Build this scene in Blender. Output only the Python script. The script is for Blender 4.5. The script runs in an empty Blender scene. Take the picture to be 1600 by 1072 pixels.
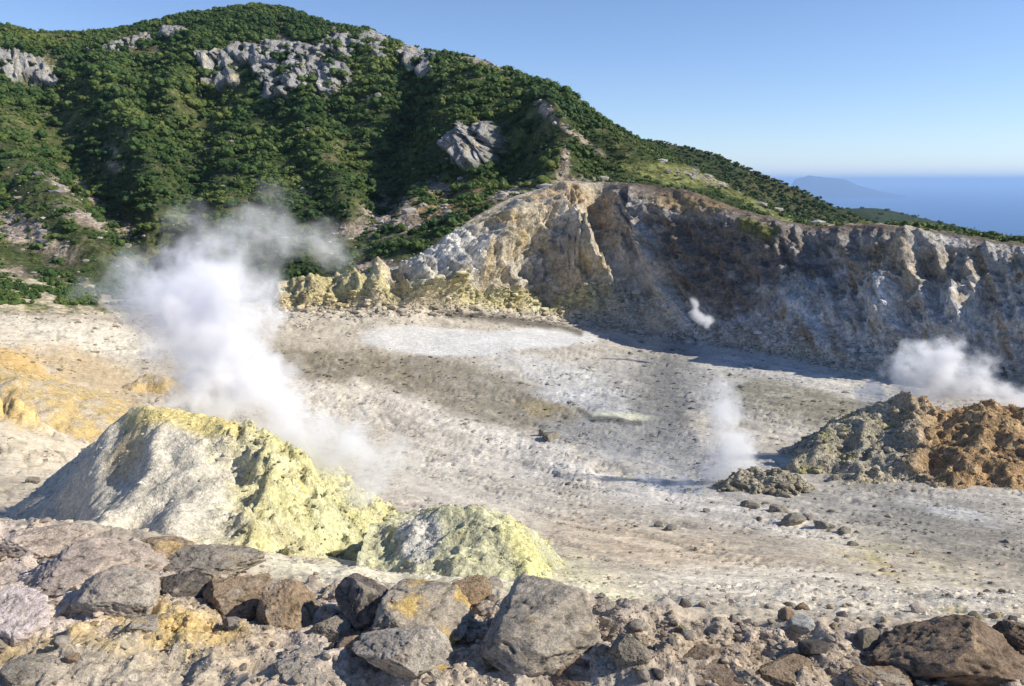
import bpy, bmesh, math, random
import numpy as np
from mathutils.bvhtree import BVHTree
from mathutils import Vector

R = math.radians
random.seed(7)
rng = np.random.default_rng(7)
scn = bpy.context.scene
C = scn.collection

# ------------------------------------------------------------------ camera
CAM_Z, PITCH, FPX = 22.0, R(11.5), 1244.0
cd = bpy.data.cameras.new('camera')
cam = bpy.data.objects.new('camera', cd)
C.objects.link(cam)
cam.location = (0, 0, CAM_Z)
cam.rotation_euler = (R(90) - PITCH, 0, 0)
cd.sensor_width = 36.0
cd.lens = 36.0 * FPX / 1600.0
cd.clip_start, cd.clip_end = 0.1, 300000
scn.camera = cam

# ------------------------------------------------------------------ world, sun, exposure
SUN_EL, SUN_AZ = R(35), R(97)      # azimuth clockwise from +Y (the viewing direction): sun on the right
w = bpy.data.worlds.new('World')
scn.world = w
w.use_nodes = True
nt = w.node_tree
sky = nt.nodes.new('ShaderNodeTexSky')
sky.sky_type = 'NISHITA'
sky.sun_disc = False
sky.sun_elevation = SUN_EL
sky.sun_rotation = SUN_AZ
sky.altitude = 1500
sky.air_density = 1.0
sky.dust_density = 0.0
sky.ozone_density = 3.5
bg = nt.nodes['Background']
tn = nt.nodes.new('ShaderNodeVectorMath'); tn.operation = 'MULTIPLY'
tn.inputs[1].default_value = (0.99, 0.98, 1.07)        # a slightly violet, hazy summer blue
nt.links.new(sky.outputs[0], tn.inputs[0]); nt.links.new(tn.outputs[0], bg.inputs[0])
bg.inputs[1].default_value = 0.118
sd = bpy.data.lights.new('sun', 'SUN')
sun = bpy.data.objects.new('sun', sd)
C.objects.link(sun)
sd.energy = 5.0
sd.angle = R(0.53)
sd.color = (1.0, 0.93, 0.80)
sdir = Vector((math.sin(SUN_AZ) * math.cos(SUN_EL), math.cos(SUN_AZ) * math.cos(SUN_EL), math.sin(SUN_EL)))
sun.rotation_euler = sdir.to_track_quat('Z', 'Y').to_euler()
scn.view_settings.view_transform = 'Standard'
scn.view_settings.look = 'None'
scn.view_settings.exposure = 0.32
scn.view_settings.gamma = 1.0
scn.view_settings.use_curve_mapping = False
scn.render.engine = 'CYCLES'
scn.cycles.volume_bounces = 12
scn.cycles.max_bounces = 14
scn.cycles.use_denoising = True
scn.cycles.volume_step_rate = 1.0
scn.cycles.volume_max_steps = 256

# ------------------------------------------------------------------ helpers
CT, ST = math.cos(PITCH), math.sin(PITCH)

def world_at(px, py, Y):
    """point seen at (px, py) of the 1600x1072 picture at world depth Y"""
    x = (np.asarray(px, float) - 800) / FPX
    y = (536 - np.asarray(py, float)) / FPX
    t = Y / (CT + y * ST)
    return x * t, Y + 0 * t, CAM_Z + t * (-ST + y * CT)

def project(X, Y, Z):
    d = Y * CT - (Z - CAM_Z) * ST
    u = Y * ST + (Z - CAM_Z) * CT
    return 800 + FPX * X / d, 536 - FPX * u / d

def tag(o, label=None, cat=None, group=None, kind=None):
    if label: o['label'] = label
    if cat: o['category'] = cat
    if group: o['group'] = group
    if kind: o['kind'] = kind
    return o

_perm = rng.permutation(1024).astype(np.int64)
_grad = rng.normal(size=(1024, 3))
_grad /= np.linalg.norm(_grad, axis=1)[:, None]

def perlin(x, y, z):
    x, y, z = np.broadcast_arrays(np.asarray(x, float), np.asarray(y, float), np.asarray(z, float))
    xi, yi, zi = np.floor(x).astype(np.int64), np.floor(y).astype(np.int64), np.floor(z).astype(np.int64)
    xf, yf, zf = x - xi, y - yi, z - zi
    u, v, t = [a * a * a * (a * (a * 6 - 15) + 10) for a in (xf, yf, zf)]
    out = 0
    for dx in (0, 1):
        for dy in (0, 1):
            for dz in (0, 1):
                h = _perm[(_perm[(_perm[(xi + dx) & 1023] + yi + dy) & 1023] + zi + dz) & 1023]
                g = _grad[h]
                d = g[..., 0] * (xf - dx) + g[..., 1] * (yf - dy) + g[..., 2] * (zf - dz)
                wt = (u if dx else 1 - u) * (v if dy else 1 - v) * (t if dz else 1 - t)
                out = out + d * wt
    return out * 1.6

def fbm(x, y, z, octv=4, gain=0.5, ridged=False):
    s, a, tot = 0, 1.0, 0
    for k in range(octv):
        n = perlin(x * 2.03 ** k + 17.3 * k, y * 2.03 ** k - 9.1 * k, z * 2.03 ** k + 3.7 * k)
        if ridged: n = 1 - 2.2 * np.abs(n)
        s = s + a * n
        tot += a
        a *= gain
    return s / tot

def sstep(a, b, x):
    t = np.clip((x - a) / (b - a), 0, 1)
    return t * t * (3 - 2 * t)

def mesh_from(name, verts, faces, mat=None, cols=None, smooth=True, attrs=None):
    """verts (N,3), faces (M,3|4) numpy -> one mesh datablock"""
    me = bpy.data.meshes.new(name)
    n, k = faces.shape
    me.vertices.add(len(verts))
    me.vertices.foreach_set('co', np.ascontiguousarray(verts, dtype=np.float32).ravel())
    me.loops.add(n * k)
    me.loops.foreach_set('vertex_index', faces.astype(np.int32).ravel())
    me.polygons.add(n)
    me.polygons.foreach_set('loop_start', np.arange(0, n * k, k, dtype=np.int32))
    me.polygons.foreach_set('loop_total', np.full(n, k, dtype=np.int32))
    me.polygons.foreach_set('use_smooth', np.full(n, smooth, dtype=bool))
    me.update(calc_edges=True)
    if cols is not None:
        a = me.color_attributes.new('tint', 'FLOAT_COLOR', 'POINT')
        c4 = np.ones((len(verts), 4), np.float32)
        c4[:, :3] = np.clip(cols, 0.003, 0.9)
        a.data.foreach_set('color', c4.ravel())
    for key, val in (attrs or {}).items():
        a = me.attributes.new(key, 'FLOAT', 'POINT')
        a.data.foreach_set('value', np.asarray(val, np.float32))
    if mat: me.materials.append(mat)
    return me

def obj(name, me, parent=None):
    o = bpy.data.objects.new(name, me)
    C.objects.link(o)
    if parent: o.parent = parent
    return o

def grid_faces(nr, nc):
    i = np.arange(nr * nc).reshape(nr, nc)
    return np.stack([i[:-1, :-1], i[:-1, 1:], i[1:, 1:], i[1:, :-1]], -1).reshape(-1, 4)

# ------------------------------------------------------------------ materials
def ground_mat(name, scales, bump, contrast=0.35, speck=0.25, rough=0.95, coords='Object'):
    """tint attribute x several octaves of grain, plus bump; scales are 1/metres"""
    m = bpy.data.materials.new(name)
    m.use_nodes = True
    t = m.node_tree
    N, L = t.nodes.new, t.links.new
    b = t.nodes['Principled BSDF']
    b.inputs['Roughness'].default_value = rough
    b.inputs['Specular IOR Level'].default_value = 0.15
    at = N('ShaderNodeAttribute'); at.attribute_name = 'tint'
    tc = N('ShaderNodeTexCoord')
    heights, fac = [], None
    for k, s in enumerate(scales):
        nz = N('ShaderNodeTexNoise'); nz.inputs['Scale'].default_value = s
        nz.inputs['Detail'].default_value = 5; nz.inputs['Roughness'].default_value = 0.62
        L(tc.outputs[coords], nz.inputs['Vector'])
        mr = N('ShaderNodeMapRange')
        mr.inputs['From Min'].default_value = 0.32; mr.inputs['From Max'].default_value = 0.68
        mr.inputs['To Min'].default_value = 1 - contrast; mr.inputs['To Max'].default_value = 1 + contrast
        L(nz.outputs['Fac'], mr.inputs['Value'])
        heights.append((nz.outputs['Fac'], bump[k]))
        if fac is None: fac = mr.outputs[0]
        else:
            mu = N('ShaderNodeMath'); mu.operation = 'MULTIPLY'
            L(fac, mu.inputs[0]); L(mr.outputs[0], mu.inputs[1]); fac = mu.outputs[0]
    # dark pits and pale grains
    vo = N('ShaderNodeTexVoronoi'); vo.inputs['Scale'].default_value = scales[-1] * 0.9
    vo.inputs['Randomness'].default_value = 1
    L(tc.outputs[coords], vo.inputs['Vector'])
    vr = N('ShaderNodeMapRange'); vr.inputs['From Min'].default_value = 0.0; vr.inputs['From Max'].default_value = 1
    vr.inputs['To Min'].default_value = 1 - speck; vr.inputs['To Max'].default_value = 1 + speck
    sp = N('ShaderNodeSeparateColor'); L(vo.outputs['Color'], sp.inputs[0]); L(sp.outputs[0], vr.inputs['Value'])
    mu = N('ShaderNodeMath'); mu.operation = 'MULTIPLY'; L(fac, mu.inputs[0]); L(vr.outputs[0], mu.inputs[1])
    vm = N('ShaderNodeVectorMath'); vm.operation = 'SCALE'
    L(at.outputs['Color'], vm.inputs[0]); L(mu.outputs[0], vm.inputs['Scale'])
    L(vm.outputs[0], b.inputs['Base Color'])
    prev = None
    for h, d in heights:
        bp = N('ShaderNodeBump'); bp.inputs['Strength'].default_value = 0.9
        bp.inputs['Distance'].default_value = d
        L(h, bp.inputs['Height'])
        if prev: L(prev, bp.inputs['Normal'])
        prev = bp.outputs[0]
    L(prev, b.inputs['Normal'])
    return m

M = {}
M['ledge'] = ground_mat('ledge_rubble', (6, 22, 80), (0.04, 0.014, 0.004), 0.18, 0.2)
M['floor'] = ground_mat('crater_floor_ash', (0.35, 1.6, 7), (0.3, 0.10, 0.03), 0.13, 0.12)
M['wall'] = ground_mat('crater_wall_rock', (0.35, 1.1, 3.2), (1.3, 0.6, 0.2), 0.24, 0.2)
M['hill'] = ground_mat('hillside_soil', (0.1, 0.5, 1.5), (2.0, 0.8, 0.3), 0.3, 0.3)
M['crag'] = ground_mat('grey_crag_rock', (0.2, 0.6, 1.6), (1.5, 0.7, 0.3), 0.25, 0.2)
M['mound'] = ground_mat('sulphur_crust', (1.6, 7, 26), (0.16, 0.05, 0.015), 0.16, 0.22)
M['brown_mound'] = ground_mat('brown_crust', (0.6, 2.4, 8), (0.5, 0.18, 0.06), 0.24, 0.28)
M['boulder'] = ground_mat('boulder_rock', (4, 14, 45), (0.022, 0.010, 0.004), 0.2, 0.22)
M['stone'] = ground_mat('stone_rock', (4, 14, 40), (0.012, 0.006, 0.002), 0.2, 0.2)

def foliage_mat(name):
    m = bpy.data.materials.new(name); m.use_nodes = True
    t = m.node_tree; N, L = t.nodes.new, t.links.new
    b = t.nodes['Principled BSDF']
    b.inputs['Roughness'].default_value = 0.7
    b.inputs['Specular IOR Level'].default_value = 0.2
    g = N('ShaderNodeNewGeometry'); oi = N('ShaderNodeObjectInfo')
    nz = N('ShaderNodeTexNoise'); nz.inputs['Scale'].default_value = 0.03; nz.inputs['Detail'].default_value = 6
    L(g.outputs['Position'], nz.inputs['Vector'])
    n2 = N('ShaderNodeTexNoise'); n2.inputs['Scale'].default_value = 0.9; n2.inputs['Detail'].default_value = 3
    L(g.outputs['Position'], n2.inputs['Vector'])
    ad = N('ShaderNodeMath'); ad.operation = 'MULTIPLY_ADD'; ad.inputs[1].default_value = 0.34
    L(oi.outputs['Random'], ad.inputs[0]); L(nz.outputs['Fac'], ad.inputs[2])
    a2 = N('ShaderNodeMath'); a2.operation = 'MULTIPLY_ADD'; a2.inputs[1].default_value = 0.25
    L(n2.outputs['Fac'], a2.inputs[0]); L(ad.outputs[0], a2.inputs[2])
    cr = N('ShaderNodeValToRGB')
    e = cr.color_ramp.elements
    e[0].position = 0.52; e[0].color = (0.020, 0.045, 0.012, 1)
    e[1].position = 1.12; e[1].color = (0.12, 0.145, 0.036, 1)
    k = cr.color_ramp.elements.new(0.72); k.color = (0.040, 0.078, 0.018, 1)
    k = cr.color_ramp.elements.new(0.90); k.color = (0.070, 0.105, 0.024, 1)
    L(a2.outputs[0], cr.inputs[0])
    L(cr.outputs[0], b.inputs['Base Color'])
    return m
M['foliage'] = foliage_mat('dwarf_pine_foliage')

# ------------------------------------------------------------------ haze
def box_mesh(name, lo, hi):
    v = np.array([(x, y, z) for x in (lo[0], hi[0]) for y in (lo[1], hi[1]) for z in (lo[2], hi[2])], float)
    f = np.array([(0, 1, 3, 2), (4, 6, 7, 5), (0, 4, 5, 1), (2, 3, 7, 6), (0, 2, 6, 4), (1, 5, 7, 3)])
    return mesh_from(name, v, f, smooth=False)
SEA_Z = -420.0
hm = bpy.data.materials.new('haze_air'); hm.use_nodes = True
t = hm.node_tree; t.nodes.clear()
out = t.nodes.new('ShaderNodeOutputMaterial'); pv = t.nodes.new('ShaderNodeVolumePrincipled')
pv.inputs['Color'].default_value = (0.42, 0.63, 0.92, 1)
pv.inputs['Density'].default_value = 0.000062
pv.inputs['Anisotropy'].default_value = 0.1
t.links.new(pv.outputs[0], out.inputs['Volume'])
hz = box_mesh('haze', (-62000, -3000, SEA_Z - 60), (62000, 62000, 200))
hz.materials.append(hm)
tag(obj('haze', hz), kind='stuff')

# ------------------------------------------------------------------ terrain loft
K = np.array([-700, 0, 200, 400, 600, 800, 1000, 1200, 1400, 1600, 2300], float)
def line(py, Y, kx=None, sm=45):
    return (np.array(kx if kx is not None else K, float), np.array(py, float), np.array(Y, float), sm)
rows = [
 None, None, None,
 line([800,838,850,900,930,950,975,985,1000,1010,1020], [6,5,4.8,4.5,4.1,3.9,3.7,3.6,3.5,3.5,3.5], sm=25),
 line([780,822,835,875,900,915,930,935,940,945,950], [12,12,12,11,10,9.5,9,9,9,9,9]),
 line([745,795,805,830,850,860,865,870,880,885,890], [21,22,22,21,20,20,20,20,20,20,20]),
 line([670,715,740,750,765,775,780,790,800,805,820], [32,34,38,38,37,36,35,33,31,30,29]),
 line([585,620,660,680,690,695,700,710,720,728,755], [42,48,54,56,56,55,53,51,48,46,40]),
 line([530,552,580,590,600,605,610,620,632,645,705], [60,72,82,84,84,82,80,76,70,66,50]),
 line([470,495,492,490,487,488,500,515,538,560,582,596,612,680], [80,98,112,116,117,124,131,130,116,102,90,85,79,55],
      [-700,0,200,400,600,740,870,970,1110,1250,1350,1450,1600,2300], 18),
 line([435,462,470,464,455,445,420,408,405,420,440,460,470,490,545], [92,108,122,124,122,123,132,142,143,131,113,102,93.5,84.5,59],
      [-700,0,200,400,560,640,740,870,1000,1080,1200,1350,1450,1600,2300], 18),
 line([395,430,452,442,430,412,368,333,308,290,283,288,298,325,346,353,352,350,364,384,450],
      [108,120,132,133,130,129,136,142,148,155,158,152,142,131,123,119,113,107,101,93,66],
      [-700,0,200,400,560,640,700,750,800,870,930,1000,1080,1150,1230,1270,1320,1370,1480,1600,2300], 7),
 line([310,330,340,335,322,300,278,262,268,284,310,346,356,358,374,396,460], [142,160,170,172,172,176,176,172,168,158,146,138,130,122,118,108,80],
      [-700,0,200,400,560,680,800,880,960,1050,1130,1240,1320,1370,1480,1600,2300], 16),
 line([215,232,238,232,228,208,190,190,225,262,302,344,360,364,382,404,470], [188,215,225,228,226,216,198,186,178,170,162,150,138,130,126,118,90],
      [-700,0,200,400,560,680,800,880,960,1050,1130,1240,1320,1370,1480,1600,2300], 16),
 line([125,128,130,125,120,122,135,148,206,252,290,344,364,370,390,412,480], [240,270,282,280,268,250,228,206,192,180,170,156,144,136,132,124,98],
      [-700,0,200,400,560,680,800,880,960,1050,1130,1240,1320,1370,1480,1600,2300], 16),
 line([60,50,37,48,52,42,24,14,7,14,40,44,66,79,90,112,146,185,216,242,262,292,316,343,367,378,399,422,497],
      [330,330,330,335,345,358,368,372,375,368,345,335,318,300,275,262,245,230,218,208,198,188,178,162,150,142,138,130,106],
      [-700,-300,0,60,120,200,280,340,400,450,520,570,620,660,750,800,870,940,1000,1060,1100,1150,1200,1260,1320,1370,1480,1600,2300], 4),
]
cols_px = np.concatenate([np.arange(-700, -24, 7), np.arange(-24, 1624, 2.4), np.arange(1624, 2300, 7)])
nc = len(cols_px)
dense = np.arange(-900, 2500, 1.0)
def row_eval(r):
    kx, py, Y, sm = r
    out = []
    for a in (py, np.log(Y)):
        v = np.interp(dense, kx, a)
        kk = np.arange(-int(3 * sm), int(3 * sm) + 1)
        g = np.exp(-0.5 * (kk / sm) ** 2); g /= g.sum()
        vp = np.pad(v, len(kk) // 2, mode='edge')
        v = np.convolve(vp, g, mode='valid')
        out.append(np.interp(cols_px, dense, v))
    return out[0], np.exp(out[1])
PX = []; PY = []; YY = []
ev = [row_eval(r) if r else None for r in rows]
# knots in (X, Y, Z)
def wrow(Yv, Zv, spread):
    return np.stack([(cols_px - 800) / FPX * spread, np.full(nc, Yv), np.full(nc, Zv)], -1)
knots = [wrow(-6.0, 20.6, 14.0), wrow(0.6, 19.95, 4.2)]
ledge_py = np.full(nc, 1085.0)
yl = 2.15 / math.tan(PITCH + math.atan((1085 - 536) / FPX))
knots.append(np.stack(world_at(cols_px, ledge_py, np.full(nc, yl)), -1))
for e in ev[3:]:
    knots.append(np.stack(world_at(cols_px, e[0], e[1]), -1))
last = knots[-1].copy(); last[:, 0] *= 1.12; last[:, 1] *= 1.12; last[:, 2] -= 0.10 * last[:, 1] * 0.9
knots.append(last)
last2 = last.copy(); last2[:, 0] *= 1.5; last2[:, 1] *= 1.5; last2[:, 2] -= 130
knots.append(last2)
kn = np.stack(knots)                       # (nk, nc, 3)
seg = [5, 12, 92, 26, 40, 44, 46, 46, 50, 44, 62, 44, 44, 44, 46, 6, 4]
nk = len(kn)
assert len(seg) == nk - 1, (len(seg), nk)
# tangents (limited)
d = np.diff(kn, axis=0)
tan = np.zeros_like(kn)
same = (d[:-1] * d[1:]) > 0
hm_ = np.where(same, 2 * d[:-1] * d[1:] / (d[:-1] + d[1:] + 1e-12 * np.sign(d[:-1] + 1e-20)), 0)
tan[1:-1] = np.where(np.abs(d[:-1] + d[1:]) > 1e-9, hm_, 0)
tan[0] = d[0]; tan[-1] = d[-1]
P_rows = []; V_rows = []
for k in range(nk - 1):
    n = seg[k]
    for j in range(n + (1 if k == nk - 2 else 0)):
        s = j / n
        if k in (0, 1): s = s
        h00 = 2*s**3 - 3*s**2 + 1; h10 = s**3 - 2*s**2 + s; h01 = -2*s**3 + 3*s**2; h11 = s**3 - s**2
        P_rows.append(h00*kn[k] + h10*tan[k] + h01*kn[k+1] + h11*tan[k+1]); V_rows.append(k + s)
P = np.stack(P_rows); V = np.array(V_rows)[:, None] + np.zeros((1, nc))
nr = len(P_rows)
U = np.broadcast_to(cols_px[None, :], V.shape)

def normals(P):
    du = np.gradient(P, axis=1); dv = np.gradient(P, axis=0)
    n = np.cross(du, dv)
    n /= np.linalg.norm(n, axis=-1, keepdims=True) + 1e-12
    n[n[..., 2] < 0] *= -1
    return n
SX, SY = project(P[..., 0], np.maximum(P[..., 1], 1.0), P[..., 2])     # where each part of the macro surface lies in the survey photo
IX, IY = U, np.where(V > 2, SY, 1100)

def ell(cx, cy, rx, ry, ang=0, soft=0.35, warp=0.35):
    """soft, ragged-edged elliptical patch on the surface, 0..1"""
    a = R(ang); ca, sa = math.cos(a), math.sin(a)
    x, y = IX - cx, IY - cy
    q = np.sqrt(((x*ca + y*sa) / rx) ** 2 + ((-x*sa + y*ca) / ry) ** 2)
    return 1 - sstep(1 - soft, 1 + soft, q + warp * WN)
def stroke(pts, wd, soft=0.5, warp=0.3):
    best = np.full(IX.shape, 1e9)
    for (x0, y0), (x1, y1) in zip(pts[:-1], pts[1:]):
        dx, dy = x1 - x0, y1 - y0
        tt = np.clip(((IX - x0)*dx + (IY - y0)*dy) / (dx*dx + dy*dy), 0, 1)
        best = np.minimum(best, np.hypot(IX - x0 - tt*dx, IY - y0 - tt*dy))
    return 1 - sstep(1 - soft, 1 + soft, best / wd + warp * WN)
Wn1 = fbm(IX / 60, IY / 34, 0.5, 4, 0.6)
Wn2 = fbm(IX / 23, IY / 12, 7.5, 4, 0.6)
WN = Wn1 + 0.6 * Wn2

w_ledge = 1 - sstep(3.0, 3.25, V)
w_wall = sstep(9.0, 9.25, V) * (1 - sstep(10.95, 11.06, V))
rock_side = sstep(395, 470, U + 25 * Wn1)                 # left of here the lower hill is not cliff
w_cliff = w_wall * rock_side
w_hill = sstep(10.95, 11.06, V)
w_floor = (1 - sstep(9.0, 9.3, V)) * (1 - w_ledge)

def spur(pts, wd, amp, mask):
    return mask * amp * stroke(pts, wd, 0.9, 0.25)
X, Yw, Z = P[..., 0], P[..., 1], P[..., 2]
dz = np.zeros(IX.shape)
# mountain: spurs and ravines
hill_in = 0.8 * w_hill * sstep(11.0, 11.6, V) * (1 - sstep(13.6, 15.0, V)) * (1 - 0.8 * sstep(930, 1080, U))
dz += spur([(735,150),(700,180),(705,225),(735,255)], 30, 8.0, hill_in)
dz += spur([(850,190),(880,240),(876,288)], 26, 6.0, hill_in)
dz += spur([(640,110),(650,170),(620,230),(600,300)], 26, -9.0, hill_in)
dz += spur([(400,20),(330,60),(290,110),(270,160)], 26, 9.0, hill_in)
dz += spur([(330,150),(300,220),(290,300),(260,380)], 30, -6.0, hill_in)
dz += spur([(60,120),(120,240),(200,330),(280,430)], 36, -10.0, hill_in)
dz += spur([(0,240),(80,330),(160,420)], 34, 6.0, hill_in)
dz += spur([(470,160),(500,250),(540,330)], 24, 5.0, hill_in)
dz += spur([(160,100),(190,180),(230,260)], 26, 6.0, hill_in)
dz += hill_in * (1.8 * fbm(U / 110 + V * .8, V * 1.1, 0, 3, 0.5) + 3.0 * fbm(X / 30, Yw / 30, Z / 30, 3, .5) + 1.6 * fbm(X / 9, Yw / 9, Z / 9, 3, 0.5))
gr_ = w_hill * sstep(14.2, 15.0, V)
dz += gr_ * (0.5 * fbm(X / 5, Yw / 5, 0, 3) - 0.9)
SX2, SY2 = project(X, np.maximum(Yw, 1.0), Z + dz)
IY = np.where(V > 11, SY2, IY)
# ---- crags on the mountain
crags = [
 ('left',  [(25,100,48,26,20), (70,122,20,10,30)]),
 ('big',   [(345,112,36,34,-20), (395,85,40,22,10), (430,115,34,38,0), (475,108,34,34,0), (515,125,30,30,20), (455,80,60,14,10)]),
 ('ridge', [(535,68,30,26,0), (585,68,34,22,20), (660,95,26,28,0), (640,80,30,14,20)]),
 ('mid',   [(742,226,46,32,0)]),
 ('upper', [(205,68,55,10,-12), (275,52,22,12,0)]),
]
crag_masks = []
for nm, els in crags:
    m_ = np.zeros(IX.shape)
    for (cx, cy, rx, ry, an) in els: m_ = np.maximum(m_, ell(cx, cy, rx * .95, ry * .95, an, 0.25, 0.8))
    m_ = m_ * (1 - .9 * sstep(.12, .4, Wn2))
    crag_masks.append(m_ * w_hill)
w_crag = np.max(np.stack(crag_masks), 0)

# ---- displacement
Nn = normals(P)
X, Yw, Z = P[..., 0], P[..., 1], P[..., 2]
disp = np.zeros(IX.shape)
# crater wall: buttresses and gullies that run down the face
along = (U / 1244.0) * 110.0
dn = Z
lean = along + 0.45 * dn
but = fbm(lean / 9.0, dn / 26.0, 3.3, 3, 0.5, ridged=True)
fine = fbm(lean / 2.8, dn / 7.0, 8.8, 4, 0.55, ridged=True)
ruf = fbm(X / 1.6, Yw / 1.6, Z / 1.6, 4, 0.6)
prof = np.sin(np.clip((V - 9.0) / 2.0, 0, 1) * math.pi) ** 0.6
blk = fbm(X / 3.4, Yw / 3.4, Z / 3.4, 4, 0.6, ridged=True)
crest = 1 - sstep(10.55, 10.98, V)
lowside = (.55 + .45 * sstep(600, 680, U)) * (1 - .3 * sstep(1000, 1150, U))
crest2 = np.where(U > 940, .04 + .96 * crest, .25 + .75 * crest)
disp += w_cliff * crest2 * lowside * (prof * (3.4 * but + 2.4 * fine + 2.6 * (blk - .3)) + 0.8 * ruf)
def spur(pts, wd, amp, mask):
    return mask * amp * stroke(pts, wd, 0.9, 0.25)
w_keep = w_cliff; w_cliff = w_cliff * (.12 + .88 * crest)
disp += spur([(868,292),(885,360),(915,430),(960,500)], 34, 5.0, w_cliff * np.maximum(prof, .25))
disp += spur([(860,305),(800,360),(730,430),(660,476)], 22, 3.2, w_cliff)
disp += spur([(700,375),(692,420),(700,470)], 16, 2.6, w_cliff)
disp += spur([(935,300),(930,380),(960,440)], 18, -4.0, w_cliff)
disp += spur([(800,385),(815,430),(850,465)], 18, -2.5, w_cliff)
disp += spur([(600,430),(590,470)], 10, 2.2, w_cliff)
disp += spur([(1000,300),(1030,400)], 16, 2.2, w_cliff)
disp += spur([(1430,400),(1390,520)], 22, 2.2, w_cliff)
disp += spur([(1540,410),(1500,520)], 18, 2.4, w_cliff)
w_cliff = w_keep
# rubble foot of the wall
foot = np.exp(-((V - 9.05) / 0.22) ** 2)
dz += foot * rock_side * 0.9 * np.clip(fbm(X / 1.3, Yw / 1.3, 0, 4, 0.6) + 0.1, 0, 1)
# floor relief
st_a = R(60); sx = X * math.cos(st_a) + Yw * math.sin(st_a) * -1; sy = X * math.sin(st_a) + Yw * math.cos(st_a)
streak = fbm(sx / 9.0, sy / 2.6, 1.1, 5, 0.55)
pool = np.maximum(ell(680, 533, 116, 24, 3, 0.12, 0.22), ell(838, 529, 90, 16, 0, 0.16, 0.3))
near_f = sstep(4, 5.5, V)
dz += w_floor * (1 - pool) * (0.17 * streak * near_f + 0.08 * fbm(X / 0.8, Yw / 0.8, 5.0, 4, 0.6) * np.clip(Yw / 40, 0.25, 1.4)
                 + 0.35 * fbm(X / 14, Yw / 14, 9, 3) * sstep(15, 40, Yw))
dz += w_floor * (1 - pool) * -0.25 * np.clip(fbm(sx / 2.2, sy / 0.7, 31.0, 3, 0.6) - 0.28, 0, 1) * np.clip(Yw / 30, 0.2, 1.5) * 2
# raised terraces and runnels on the floor
dz += w_floor * 0.35 * stroke([(520,590),(650,640),(720,668),(820,690),(900,722)], 30, 0.95, 0.8)
dz += w_floor * -0.25 * stroke([(1010,540),(1040,620),(1010,680),(1060,730)], 34, 0.95, 0.9)
chan = (1 - sstep(0.0, 0.05, np.abs(fbm(sx / 11, sy / 3.4, 61.0, 4, .5)))) * sstep(-.1, .25, fbm(X / 12, Yw / 12, 8, 2))
chan = np.maximum(chan, .8 * (1 - sstep(0.0, 0.06, np.abs(fbm(sx / 4.5, sy / 1.5, 71.0, 4, .55)))) * sstep(0, .3, fbm(X / 7, Yw / 7, 18, 2)))
dz += w_floor * (1 - pool) * -0.11 * chan * np.clip(Yw / 35, .2, 1.3)
# left slope lumps
dz += w_floor * 1.0 * ell(25, 600, 70, 40, 30, 0.5, 0.5) + w_floor * 0.35 * ell(40, 640, 50, 18, 30, 0.5, 0.5)
# ledge: broken ground with embedded rubble
w_l2 = w_ledge * sstep(1.2, 2.1, V)
lf = fbm(X / 0.9, Yw / 0.9, 2.0, 4, 0.55)
lr = fbm(X / 0.22, Yw / 0.22, 2.7, 5, 0.6)
dz += w_l2 * (0.15 * lf + 0.06 * lr + 0.10 * (fbm(X / .45, Yw / .45, 12.0, 4, .55, ridged=True) - .3))
# the ledge and near slope share a lumpy transition
dz += sstep(2.8, 3.2, V) * (1 - sstep(4.0, 5.0, V)) * (0.10 * fbm(X / 0.5, Yw / 0.5, 4.4, 4, 0.6) + 0.18 * fbm(X / 2.0, Yw / 2.0, 4.4, 3, 0.6))
# crags: steep ribs that stand out of the slope
rib = fbm(U / 13 + V * 1.2, V * 2.0, 6.0, 3, 0.5, ridged=True)
rib2 = fbm((X + .7 * Z) / 6.5, Yw / 9.0, Z / 11.0, 4, 0.55, ridged=True)
crag_amp = w_crag * (2.5 + 3.2 * rib + 5.0 * rib2 + 1.2 * fbm(X / 2.2, Yw / 2.2, Z / 2.2, 3, 0.6)) * (1 - 0.75 * sstep(14.2, 14.9, V))
dz += (w_hill - w_crag * w_hill) * 0.6 * fbm(X / 2.5, Yw / 2.5, 0, 3, 0.6)
P2 = P + Nn * disp[..., None]
P2 += (Nn * np.array([1, 1, .12])) / (np.linalg.norm(Nn * np.array([1, 1, 0]), axis=-1, keepdims=True) + .2) * crag_amp[..., None]
P2[..., 2] += dz

# ---- albedo of the ground
def c(*v): return np.array(v, float)
col = np.zeros(IX.shape + (3,)) + c(0.49, 0.44, 0.365)
def mix(mask, colr, k=1.0):
    global col
    mk = np.clip(mask * k, 0, 1)[..., None]
    col = col * (1 - mk) + np.asarray(colr) * mk
n_str = fbm(sx / 6.0, sy / 1.3, 21.0, 5, 0.6)

# broad zones of the floor
mix(ell(110, 528, 190, 26, 4, .4, .5), c(0.708, 0.661, 0.576), .85)
mix(ell(120, 690, 180, 80, 25, .5, .5), c(0.628, 0.549, 0.435), .85)
mix(ell(420, 500, 150, 14, 0, .5, .4), c(0.571, 0.515, 0.402), .8)
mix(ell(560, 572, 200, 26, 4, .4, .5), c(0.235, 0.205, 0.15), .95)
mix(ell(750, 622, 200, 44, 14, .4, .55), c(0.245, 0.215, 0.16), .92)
mix(ell(620, 500, 210, 12, 0, .4, .4), c(0.514, 0.470, 0.402), .8)
mix(ell(500, 628, 120, 22, 14, .5, .7), c(0.685, 0.638, 0.565), .85)
mix(stroke([(560,612),(640,640),(700,668),(790,690),(880,716)], 16, .7, .5), c(0.708, 0.650, 0.565), .85)
mix(ell(740, 716, 150, 30, 8, .5, .5), c(0.663, 0.605, 0.521), .8)
mix(ell(700, 790, 180, 40, 10, .5, .5), c(0.594, 0.526, 0.456), .85)
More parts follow.
